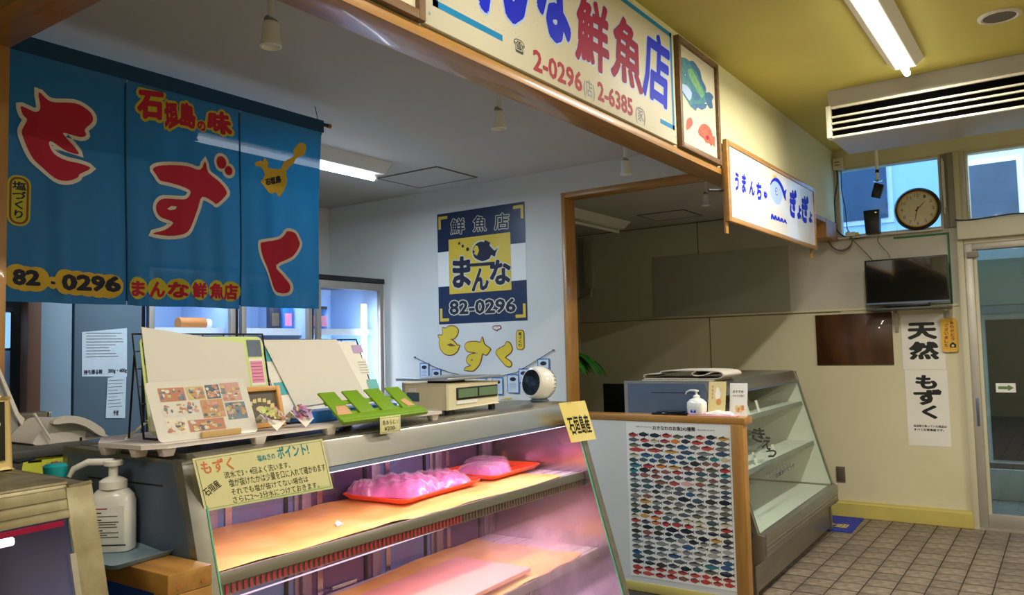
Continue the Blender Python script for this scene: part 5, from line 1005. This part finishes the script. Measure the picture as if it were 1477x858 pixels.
for k, (x, y_, z, l, m_) in enumerate(((2.93, 4.50, 1.6605, 'brown wrapped roll lying on the top shelf of the leftmost fridge', 'kraft_dark'), (3.55, 4.50, 1.6605, 'dark packets standing in the middle fridge', 'ink_navy'), (3.66, 4.50, 1.6605, 'picture packet standing at the right in the middle fridge', 'card_blue'))):
    o = thing(('roll', 'packet', 'packet')[k], l, ('roll', 'packet', 'packet')[k], (x, y_, z)); 
    if k == 0: obj('wrap', MB().tube([(-.10, 0, .04), (.08, 0, .04)], .038, 14), m_, o, smooth=True); obj('end', MB().tube([(.081, 0, .04), (.12, 0, .04)], .03, 12), 'paper', o)
    else: obj('packet_body', MB().box(-.045, .045, -.02, .02, 0, .17), m_, o, bev=.003); obj('label', MB().box(-.03, .03, -.0215, -.0205, .03, .12), 'flower_pink' if k == 2 else 'outlet', o)
bag = MB().grid(lambda u, v: (3.86+.35*u, 4.47+.01*math.sin(u*40)+.012*math.sin(v*17+u*9), 1.31+.27*v), 30, 18); tag(obj('plastic_bags', bag, 'film_clear', smooth=True), 'crinkled clear plastic bags on the lower shelf of the lit fridge', 'bag'); 
# steel cabinet, post, pale door
cb = thing('steel_cabinet', 'blue-grey steel cabinet with pinned notices behind the counter', 'cabinet')
obj('body', MB().box(2.118, 2.508, YF+.02, YF+.60, 0, 2.2), 'blue_door', cb, bev=.004); obj('door', MB().box(2.125, 2.50, YF, YF+.0195, .05, 2.18), 'blue_door', cb, bev=.003); 
F = Frame((0, YF-.0005, 0), (1, 0, 0), (0, 0, 1))
for k, (q, lab) in enumerate(((((118, 543), (183, 543), (183, 473), (118, 479)), 'wide pinned notice on the steel cabinet'), (((152, 603), (180, 603), (182, 540), (155, 545)), 'narrow pinned slip on the steel cabinet below the wide notice'))):
    o = thing('notice', lab, 'paper'); P = [F.px(*p) for p in q]; obj('sheet', MB().prism(P, YF-.002-.001*k, YF-.001-.001*k, 'y'), 'paper_cool', o); b = MB(); F2 = Frame((0, YF-.0025-.001*k, 0), (1, 0, 0), (0, 0, 1))
    xs = [p[0] for p in P]; zs = [p[1] for p in P]; x0_, x1_, z0_, z1_ = min(xs)+.012, max(xs)-.012, min(zs)+.02, max(zs)-.02
    if k == 0:
        letter(b, '持ち帰る時', F2, (x0_, z0_, x0_+.10, z0_+.026), 0, .03); letter(b, '200g・400g', F2, (x0_+.13, z0_, x1_+.01, z0_+.026), 0, .03)
        for j in range(9): shape(b, F2, rectp(x0_+.01, z1_-.01-j*.016, x1_-rnd.uniform(.0, .1), z1_-.007-j*.016), 1, .0006)
    else:
        letter(b, '予定', F2, (x0_+.03, z0_, x0_+.06, z0_+.028), 0, .03)
        for j in range(9): shape(b, F2, rectp(x0_, z1_-.01-j*.018, x1_-rnd.uniform(.0, .04), z1_-.008-j*.018), 1, .0006)
    obj('lettering', b, ['ink_navy', 'ink_grey'], o)
tag(obj('pale_door_panel', MB().box(1.952, 2.112, YF, YF+.04, 0, 2.3), 'pale_door', bev=.003), 'pale blue-grey door leaf between the brown post and steel cabinet', 'door')
tag(obj('brown_post', MB().box(1.885, 1.950, YF-.02, YF+.06, 0, ZS-.001), 'brown_post', bev=.003), 'dark brown wooden post at the back left of the shop', 'post')
o = thing('chest_freezer', 'pale blue-lit glazed freezer glimpsed behind the left post', 'freezer', (0, 0, 0)); obj('body', MB().box(1.12, 1.86, YF+.1, YF+.6, 0, 1.55), 'fridge_in', o, bev=.01); obj('lid', MB().box(1.14, 1.84, YF+.06, YF+.095, 1.56, 1.74), 'lit_lid', o, bev=.004); obj('upper_case', MB().box(1.12, 1.86, YF+.1, YF+.6, 1.5505, 1.76), 'fridge_black', o); obj('lid_trim', MB().box(1.12, 1.86, YF+.05, YF+.099, 1.745, 1.765), 'fridge_black', o)
tag(obj('grey_box', MB().box(1.55, 1.84, YF+.11, YF+.45, 1.761, 1.95), 'blue_door', bev=.006), 'grey-blue box on top of the freezer behind the left post', 'box')
# ceiling lamp in the shop, hatches, spot sockets
def batten(name, lab, x0, x1, yc, lit):
    t = thing(name, lab, 'lamp', (0, yc, ZS)); obj('housing', MB().prism([(-.135, -.0002), (.135, -.0002), (.06, -.062), (-.06, -.062)], x0, x1, 'x'), 'white', t, bev=.002)
    obj('tube', MB().tube([(x0+.03, -.0, -.085), (x1-.03, 0, -.085)], .017, 12), 'tube_cool' if lit else 'white_gloss', t, smooth=True)
    for x in (x0+.025, x1-.025): obj('socket', MB().box(x-.012, x+.012, -.016, .016, -.10, -.0615), 'white', t)
    return t
batten('ceiling_lamp', 'lit fluorescent batten on the shop ceiling behind the blue curtain', 2.3, 3.62, 3.56, True)
batten('ceiling_lamp', 'unlit fluorescent batten on the ceiling of the empty far stall', 5.4, 6.85, 3.52, False)
for k, (cs, lab) in enumerate(((((3.823, 3.292), (3.923, 3.806), (4.354, 3.82), (4.255, 3.262)), 'square access hatch in the lit shop ceiling'), (((6.526, 3.173), (6.548, 2.726), (6.96, 2.70), (6.97, 3.16)), 'square access hatch in the dim far stall ceiling'))):
    x0_ = (cs[0][0]+cs[1][0])/2; x1_ = (cs[2][0]+cs[3][0])/2; y0_ = (cs[0][1]+cs[3][1])/2 if k == 0 else (cs[1][1]+cs[2][1])/2; y1_ = (cs[1][1]+cs[2][1])/2 if k == 0 else (cs[0][1]+cs[3][1])/2
    t = thing('ceiling_hatch', lab, 'hatch'); obj('panel', MB().box(x0_+.01, x1_-.01, y0_+.01, y1_-.01, ZS-.004, ZS-.0003), 'shop_ceiling', t)
    for q in ((x0_, x1_, y0_, y0_+.01), (x0_, x1_, y1_-.01, y1_), (x0_, x0_+.01, y0_+.01, y1_-.01), (x1_-.01, x1_, y0_+.01, y1_-.01)): obj('rim', MB().box(q[0], q[1], q[2], q[3], ZS-.006, ZS-.0003), 'ink_grey', t)
def spot(x, y, lab):
    t = thing('lamp_socket', lab, 'lamp socket', (x, y, ZS), 0, 'bare lamp sockets along the header')
    obj('stem', MB().tube([(0, 0, -.0002), (0, 0, -.085)], .011, 12), 'white', t, smooth=True); obj('swivel', MB().tube([(-.018, .0, -.092), (.02, 0, -.096)], .011, 10), 'steel_matte', t, smooth=True)
    obj('holder', MB().lathe([(.022, -.100), (.027, -.105), (.029, -.160), (.034, -.170), (.036, -.182), (.030, -.184), (.026, -.172), (.0, -.168)], n=20), 'white', t, smooth=True)
for x, l in ((1.635, 'empty white lamp socket nearest the camera above the curtain'), (2.90, 'empty white lamp socket second along the header'), (4.17, 'empty white lamp socket above the side wall doorway'), (5.50, 'empty white lamp socket in the far dim stall')): spot(x, 2.08 if x < 5 else 2.11, l)
# ------------------------------------------------------------------ far stall: plant, monitor, pipes
o = thing('pipe_run', 'pale duct and pipes in the far corner of the empty stall', 'pipe'); obj('duct', MB().box(XF-.08, XF-.002, 4.02, 4.12, 2.10, 2.60), 'panel_grey', o, bev=.006); obj('pipe', MB().tube([(XF-.05, 4.22, 2.66), (XF-.05, 4.22, 2.2), (XF-.05, 4.22, 1.2)], .022, 8), 'panel_grey', o, smooth=True); obj('elbow', MB().tube([(XF-.05, 4.05, 2.1), (XF-.05, 4.06, 2.02), (XF-.05, 4.20, 1.99)], .02, 8), 'panel_grey', o, smooth=True)
tag(obj('dark_cupboard', MB().box(6.75, 7.22, 4.25, 4.9, 0, 2.2), 'black', bev=.004), 'tall black cupboard in the back corner of the far stall', 'cupboard')
o = thing('potted_palm', 'green leafy plant peeking round the wooden doorpost', 'plant', (5.65, 3.45, 0)); obj('pot', MB().lathe([(.10, 0), (.14, .02), (.16, .28), (.15, .28), (.13, .25), (0, .25)], n=20), 'pot', o, smooth=True)
obj('stem', MB().tube([(0, 0, .25), (.01, 0, .8), (0, .01, 1.35)], [.02, .016, .01], 8), 'pot', o); rp = random.Random(2)
for k in range(60):
    a = rp.uniform(0, 6.28); L_ = rp.uniform(.26, .42); r0 = rp.uniform(.0, .4); c, s = math.cos(a), math.sin(a); P = []
    for i in range(6):
        t_ = i/5; P.append((t_*L_*c, t_*L_*s, 1.38+rp.uniform(-.003, .003)+L_*(t_*(.6+r0)-t_*t_*(.95+r0))))
    b = MB(); vs = []
    for i, p in enumerate(P): ww = .026*math.sin(math.pi*(i+.4)/5.6); vs += [(p[0]-s*ww, p[1]+c*ww, p[2]), (p[0]+s*ww, p[1]-c*ww, p[2]-.003)]
    obj('leaf', b.add(vs, [(2*i, 2*i+1, 2*i+3, 2*i+2) for i in range(5)]), 'leaf', o)
o = thing('monitor', 'small black monitor behind the far counter end', 'monitor', (5.62, 2.96, .0)); obj('screen', MB().box(0, .03, -.13, .11, .97, 1.20), 'black_gloss', o, bev=.004); obj('stand', MB().box(.0, .03, -.02, .02, .78, .9695), 'black', o); obj('desk', MB().box(-.15, .25, -.3, .3, .74, .7795), 'panel_grey', o); obj('desk_leg', MB().box(-.1, .2, -.02, .02, 0, .7395), 'panel_grey', o)
# on the far counter
zt = 1.0706
o = thing('black_tray', 'flat black tray on the wooden ledge left of the soap bottle', 'tray', (4.555, 2.03, zt)); obj('tray_body', MB().box(-.03, .04, -.11, .11, 0, .014), 'black_gloss', o, bev=.005); obj('lid', MB().box(-.025, .035, -.09, .08, .0145, .022), 'black', o, bev=.003)
o = thing('pink_tray', 'shallow pink tray under the soap bottle and folded towel', 'tray', (4.555, 1.755, zt)); obj('tray_body', MB().box(-.045, .04, -.145, .145, 0, .008), 'pink', o, bev=.003)
so = pump_bottle('soap_bottle', 'small white pump soap bottle with blue label on the wooden ledge', (4.555, 1.855, zt+.0085), math.radians(-100), .145, .8, big=False)
F = Frame((0, -.0425, 0), (1, 0, 0), (0, 0, 1)); b = MB(); shape(b, F, rectp(-.018, .012, .018, .052), 0, .0004); shape(b, F, rectp(-.018, .04, .018, .052), 1, .0008); shape(b, F, circ(.0, .025, .009, 12), 2, .0008); obj('print_label', b, ['sign_blue', 'sign_red2', 'pale_blue'], so)
o = thing('folded_towel', 'folded pinkish-white towel on the pink tray', 'towel', (4.55, 1.715, zt+.0085)); obj('fold', MB().grid(lambda u, v: ((v-.5)*.06*(1-.3*abs(u-.5)), (u-.5)*.17, max(.0005, (.026*(math.sin(math.pi*v)**.5)+.004*math.sin(u*14)*math.sin(math.pi*v))*(math.sin(math.pi*min(1, max(0, u*1.0)))**.4))), 18, 12), 'towel', o, smooth=True); obj('under_fold', MB().box(-.028, .028, -.08, .08, 0, .008), 'towel', o, bev=.003)
def menu(lab, y, x, w_, h_, rz, face, kind):
    o = thing('menu_card', lab, 'menu card', (x, y, zt if kind == 0 else zt-.07), rz); obj('card', MB().hexa([(0, -w_/2, 0), (.004, -w_/2, 0), (.004, w_/2, 0), (0, w_/2, 0)], [(.045, -w_/2, h_), (.049, -w_/2, h_), (.049, w_/2, h_), (.045, w_/2, h_)]), face, o)
    F = Frame((-.0002, 0, 0), (0, -1, 0), (.045, 0, h_)); b = MB(); s = h_/.23
    if kind == 0:
        shape(b, F, circ(.005, .145*s, .017, 14, .03), 0, .0006); shape(b, F, circ(.003, .175*s, .011, 14, .018), 0, .0007); shape(b, F, circ(.012, .095*s, .016, 14, .02), 1, .001); shape(b, F, rectp(-.006, .04, .030, .08), 2, .0006)
        for k in range(4): shape(b, F, rectp(-.032, .10+k*.022, -.024, .115+k*.022), 1, .0008)
    else:
        for k in range(9): shape(b, F, circ(-.01+.012*(k % 4), .10+.012*(k//3), .010, 8), 1 if k % 2 else 2, .0006+.00005*k)
        letter(b, 'おすすめ', F, (-.035, .205, .03, .222), 3, .02); letter(b, 'やわらか揚げ', F, (-.035, .182, .035, .196), 3, .01); letter(b, '一個 150円', F, (-.02, .03, .03, .045), 3, .01)
    obj('print_face', b, ['cream_food', 'orange_food', 'beige_card', 'ink_grey'], o)
menu('beige menu card with a soft cream picture leaning on the far case', 1.745, 4.575, .105, .20, 0, 'beige_card', 0); menu('white menu card with fried food picture leaning at the post of the far counter', 1.625, 4.60, .105, .26, 0, 'white', 1)
# folded grey mat on the far case
o = thing('folded_mat', 'thick grey mat folded over on top of the empty display case', 'mat', locf(.15, .22, 1.2685), AF)
Z = [(-.24, 0), (.24, 0), (.30, .012), (.24, .022), (.02, .024), (-.0, .04), (.24, .044), (.285, .026)]
def sheet(path, th, x0, x1):
    P = [Vector((0, p[0], p[1])) for p in path]; up_ = []; lo = []
    for i, p in enumerate(P):
        d = (P[min(i+1, len(P)-1)]-P[max(i-1, 0)]).normalized(); n_ = Vector((0, -d.z, d.y)); up_.append((p+n_*th/2)); lo.append((p-n_*th/2))
    return MB().prism([(p.y, p.z) for p in up_]+[(p.y, p.z) for p in lo[::-1]], x0, x1, 'x')
def cr(path, n=5):
    out = []
    for i in range(len(path)-1):
        p0, p1, p2, p3 = path[max(0, i-1)], path[i], path[i+1], path[min(len(path)-1, i+2)]
        for k in range(n):
            t = k/n; out.append(tuple(.5*(2*p1[j]+(p2[j]-p0[j])*t+(2*p0[j]-5*p1[j]+4*p2[j]-p3[j])*t*t+(3*p1[j]-p0[j]-3*p2[j]+p3[j])*t**3) for j in (0, 1)))
    return out+[path[-1]]
obj('mat_fold', sheet(cr([(.26, .004), (0, .004), (-.22, .004)]), .006, -.06, .30), 'mat_grey', o, smooth=True)
obj('mat_fold', sheet(cr([(.25, .014), (.0, .013), (-.17, .012), (-.245, .016), (-.275, .034), (-.255, .054), (-.21, .056), (-.16, .038), (-.10, .032), (-.075, .045), (-.10, .060), (-.17, .062), (.10, .060), (.17, .048), (.25, .046)][:11]), .006, -.05, .30), 'mat_grey', o, smooth=True)
obj('mat_fold', sheet(cr([(.25, .022), (.24, .040), (.14, .046), (.11, .062), (-.12, .064), (-.22, .060)]), .006, -.05, .30), 'mat_grey', o, smooth=True)
# floor mat
o = thing('door_mat', 'blue floor mat with golden lettering beyond the far display case', 'mat', (0, 0, .0008)); obj('mat_body', MB().prism([(6.64, 1.48), (7.2, 1.50), (7.2, 1.95), (6.64, 1.95)], 0, .008, 'z'), 'mat_blue', o, bev=.002)
F = Frame((6.9, 1.62, .0082), (0, -1, 0), (1, 0, 0)); F.n = Vector((0, 0, 1)); b = MB(); letter(b, '歓迎', F, (-.12, -.14, .08, .0), 0, .04); obj('lettering', b, 'mat_gold', o)
# ------------------------------------------------------------------ on the far wall
def paper(lab, y0, y1, z0, z1, x=XF-.003, i=0):
    o = thing('paper_sign', lab, 'sign', group='hanging paper signs on the far wall'); obj('sheet', MB().box(x-.0012, x, y0, y1, z0, z1), 'paper', o); return o, Frame((x-.0013, 0, 0), (0, -1, 0), (0, 0, 1))
o, F = paper('upper white paper sign with two large black characters on the far wall', .835, 1.15, 1.245, 1.70); b = MB()
letter(b, '天', F, (-1.105, 1.49, -.885, 1.63), 0, .05); letter(b, '然', F, (-1.10, 1.325, -.88, 1.475), 0, .05); obj('lettering', b, 'ink', o)
o, F = paper('lower white paper sign with three large characters and small print', .830, 1.14, .625, 1.243, XF-.0005); b = MB()
letter(b, 'も', F, (-1.065, 1.085, -.905, 1.20), 0, .05); letter(b, 'ず', F, (-1.085, .955, -.875, 1.085), 0, .05); letter(b, 'く', F, (-1.03, .845, -.915, .955), 0, .05)
letter(b, '当店取り扱っている商品は', F, (-1.095, .775, -.855, .795), 0, .03); letter(b, 'すべて石垣島産です。', F, (-1.095, .745, -.875, .765), 0, .03); obj('lettering', b, 'ink', o)
o = thing('wooden_tag', 'small golden wooden tag with vertical lettering hanging beside the paper signs', 'tag', (XF-.02, .797, 1.52)); P = rrect(-.058, -.135, .058, .135, .02); n = len(P)
obj('plaque', MB().prism(P, -.006, .004, 'x'), 'tag_wood', o, bev=.002); obj('hanging_cord', MB().tube([(0, .0, .13), (.005, .01, .19), (.012, .0, .24)], .002, 5), 'ink_grey', o)
F = Frame((-.0062, 0, 0), (0, -1, 0), (0, 0, 1)); b = MB()
for k, c in enumerate('ありがとう'): letter(b, c, F, (.010, .085-k*.032, .036, .111-k*.032), 0, .04)
for k, c in enumerate('ございました'): letter(b, c, F, (-.028-(k*.002), .065-k*.032, -.002-(k*.002), .091-k*.032), 0, .04)
shape(b, F, [(.0, -.10), (.045, -.10), (.045, -.075), (.022, -.055), (0, -.075)], 1, .0005); shape(b, F, circ(.022, -.085, .010, 12), 2, .001); obj('lettering', b, ['brown_line', 'ink', 'beige_card'], o)
tv = thing('television', 'black flat television mounted on the far wall beneath the clock', 'television', (7.08, 1.065, 1.965))
obj('bezel', MB().box(0, .035, -.305, .305, -.18, .19), 'black', tv, bev=.004); obj('screen', MB().box(-.003, .001, -.292, .292, -.160, .178), 'screen', tv); obj('lower_trim', MB().box(-.004, .001, -.305, .305, -.180, -.166), 'steel_dark', tv)
obj('stand_bar', MB().box(-.02, .06, -.16, .16, -.205, -.1805), 'black', tv, bev=.003); obj('wall_arm', MB().box(.036, XF-7.08-.001, -.10, .10, -.06, .06), 'steel_dark', tv)
o = thing('tv_shelf', 'thin dark shelf on steel brackets below the television', 'shelf', (0, 0, 0)); obj('board', MB().box(7.02, XF-.001, .765, 1.36, 1.735, 1.752), 'counter_dark', o, bev=.002)
for y in (1.18, .80): obj('bracket', MB().box(7.08, XF-.001, y-.006, y+.006, 1.715, 1.7345).box(XF-.02, XF-.001, y-.012, y+.012, 1.56, 1.7145), 'steel', o)
o = thing('tape_border', 'dark green tape outlining a corner above the television', 'tape'); obj('tape_strip', MB().box(XF-.003, XF-.0005, .775, 1.17, 2.335, 2.352), 'tape_green', o); obj('tape_strip', MB().box(XF-.003, XF-.0005, .758, .774, 1.78, 2.352), 'tape_green', o); obj('tape_strip', MB().box(XF-.003, XF-.0005, .758, 1.17, 1.762, 1.7795), 'tape_green', o)
# clock
ck = thing('wall_clock', 'round wall clock with dark wooden rim and cream face', 'clock', (XF-.045, .972, 2.560))
q = Matrix.Rotation(math.radians(-90), 4, 'Y')
obj('rim', MB().lathe([(.148, -.02), (.172, -.015), (.176, .01), (.165, .026), (.150, .020), (.146, .008)], n=48, mtx=q, cap=False), 'clock_rim', ck, smooth=True); obj('gold_ring', MB().lathe([(.150, .017), (.146, .021), (.140, .014)], n=48, mtx=q, cap=False), 'tag_wood', ck, smooth=True)
obj('dial', MB().lathe([(0, .004), (.147, .004), (.147, -.018), (0, -.018)], n=48, mtx=q), 'scale_body', ck)
F = Frame((-.0045, 0, 0), (0, -1, 0), (0, 0, 1)); b = MB()
for h in range(1, 13):
    a = math.radians(90-30*h); r = .115; cx, cy = r*math.cos(a), r*math.sin(a); ww = .010 if h < 10 else .016; letter(b, str(h), F, (cx-ww, cy-.013, cx+ww, cy+.013), 0, .0)
for h in range(60):
    a = math.radians(6*h); shape(b, F, [(.136*math.cos(a)-.001, .136*math.sin(a)), (.136*math.cos(a)+.001, .136*math.sin(a)-.001), (.141*math.cos(a), .141*math.sin(a)+.001)], 0, .0004)
obj('print_numerals', b, ['ink_grey'], ck)
def hand(nm, ang, L_, w_, d):
    a = math.radians(90-ang); c, s = math.cos(a), math.sin(a); b = MB(); shape(b, F, [(-.02*c-w_*s, -.02*s+w_*c), (L_*c-w_*.3*s, L_*s+w_*.3*c), (L_*c+w_*.3*s, L_*s-w_*.3*c), (-.02*c+w_*s, -.02*s-w_*c)], 0, d); b.f = b.f[:]; obj(nm, b, 'ink', ck, solid=.001)
hand('hour_hand', 46, .078, .0045, .004); hand('minute_hand', 193, .108, .0035, .006)
obj('glass', MB().lathe([(0, .017), (.144, .015)], n=40, mtx=q), 'pane', ck)
tag(obj('clock_ledge', MB().box(XF-.07, XF-.0005, .80, 1.60, 2.3705, 2.383), 'offwhite', bev=.003), 'narrow cream window ledge under the clock', 'ledge')
# ceiling-hung camera, small black speaker, socket and cables
o = thing('security_camera', 'small black camera on a chrome stem before the left transom window', 'camera', (7.0, 1.22, 0)); obj('stem', MB().tube([(0, 0, 3.1485), (0, 0, 2.80)], .012, 12), 'white', o, smooth=True); obj('stem_band', MB().lathe([(.015, 2.86), (.015, 2.885)], n=12), 'black', o); obj('mount_disc', MB().lathe([(.0, 2.80), (.034, 2.798), (.036, 2.79), (.0, 2.785)], n=24), 'chrome', o, smooth=True)
obj('camera_body', MB().hexa([(-.03, -.01, 2.645), (.03, -.01, 2.645), (.03, .055, 2.665), (-.03, .055, 2.665)], [(-.03, -.05, 2.75), (.03, -.05, 2.75), (.03, .02, 2.78), (-.03, .02, 2.78)]), 'black', o, bev=.005)
o = thing('small_speaker', 'small black speaker standing at the left transom window above the television', 'speaker', (7.18, 1.31, 2.383)); obj('cabinet', MB().hexa([(-.04, -.055, 0), (.05, -.055, 0), (.05, .05, 0), (-.04, .05, 0)], [(-.04, -.065, .20), (.05, -.065, .20), (.05, .06, .20), (-.04, .06, .20)]), 'black', o, bev=.004); obj('logo', MB().box(-.0445, -.0405, -.045, -.03, .17, .178), 'chrome', o); obj('bracket', MB().box(.0, .09, -.01, .01, -.0, -.0005), 'steel', o)
o = thing('ceiling_socket', 'small cream power socket high in the corner beside the header', 'socket', (7.25, 1.575, 3.03)); obj('housing', MB().box(-.03, .028, -.045, .04, -.05, .05), 'offwhite', o, bev=.005); obj('slot', MB().box(-.032, -.0295, -.02, .02, .01, .016).box(-.032, -.0295, -.02, .02, -.016, -.01), 'ink', o)
def cable(lab, pts, r=.006, m_='black'):
    P = [p for p in pts]; out = []
    for i in range(len(P)-1):
        p0, p1, p2, p3 = P[max(0, i-1)], P[i], P[i+1], P[min(len(P)-1, i+2)]
        for k in range(6):
            t = k/6; out.append(tuple(.5*(2*p1[j]+(p2[j]-p0[j])*t+(2*p0[j]-5*p1[j]+4*p2[j]-p3[j])*t*t+(3*p1[j]-p0[j]-3*p2[j]+p3[j])*t**3) for j in range(3)))
    tag(obj('cable', MB().tube(out+[P[-1]], r, 6), m_, smooth=True), lab, 'cable', 'cables in the far corner by the transom window')
C_ = lambda x, L: [(x, on('x', x, *p).y, on('x', x, *p).z) for p in L]
cable('black cable dropping from the corner socket along the left window edge', C_(7.24, [(1207, 246), (1208, 262), (1204, 290), (1206, 325), (1211, 336), (1226, 344), (1245, 342), (1262, 339)]))
cable('second cable from the corner socket looping to the coil', C_(7.23, [(1213, 245), (1214, 275), (1219, 300), (1222, 330)]), .004)
cable('grey cable coil hanging below the header end', C_(7.22, [(1222, 330), (1230, 345), (1222, 358), (1208, 360), (1198, 352), (1194, 344), (1192, 335)]), .005, 'frame_grey')
cable('wider grey cable loop under the corner', C_(7.21, [(1190, 340), (1200, 356), (1214, 362), (1226, 356), (1229, 344), (1222, 334), (1226, 342)]), .005, 'outlet')
cable('thin cable slanting down from the coil to behind the television', C_(7.2, [(1226, 342), (1236, 352), (1248, 364), (1259, 376)]), .004, 'outlet')
cable('thin cable from the small speaker down to the television', C_(7.19, [(1268, 339), (1266, 347), (1274, 358), (1280, 364), (1284, 372)]), .003, 'outlet')
cable('black cable running over the door operator cover', [(7.16, .70, 2.43), (7.2, .6, 2.425), (7.2, .45, 2.432), (7.2, .3, 2.44), (7.19, .1, 2.421)], .006)
o = thing('adapter', 'small pale plug adapter among the cables in the window corner', 'adapter', (7.2, 1.50, 2.3835)); obj('body', MB().box(-.02, .02, -.05, .03, 0, .035), 'offwhite', o, bev=.004); obj('pin_block', MB().box(-.012, .012, -.075, -.0505, .005, .028), 'yellow_dye', o, bev=.002)
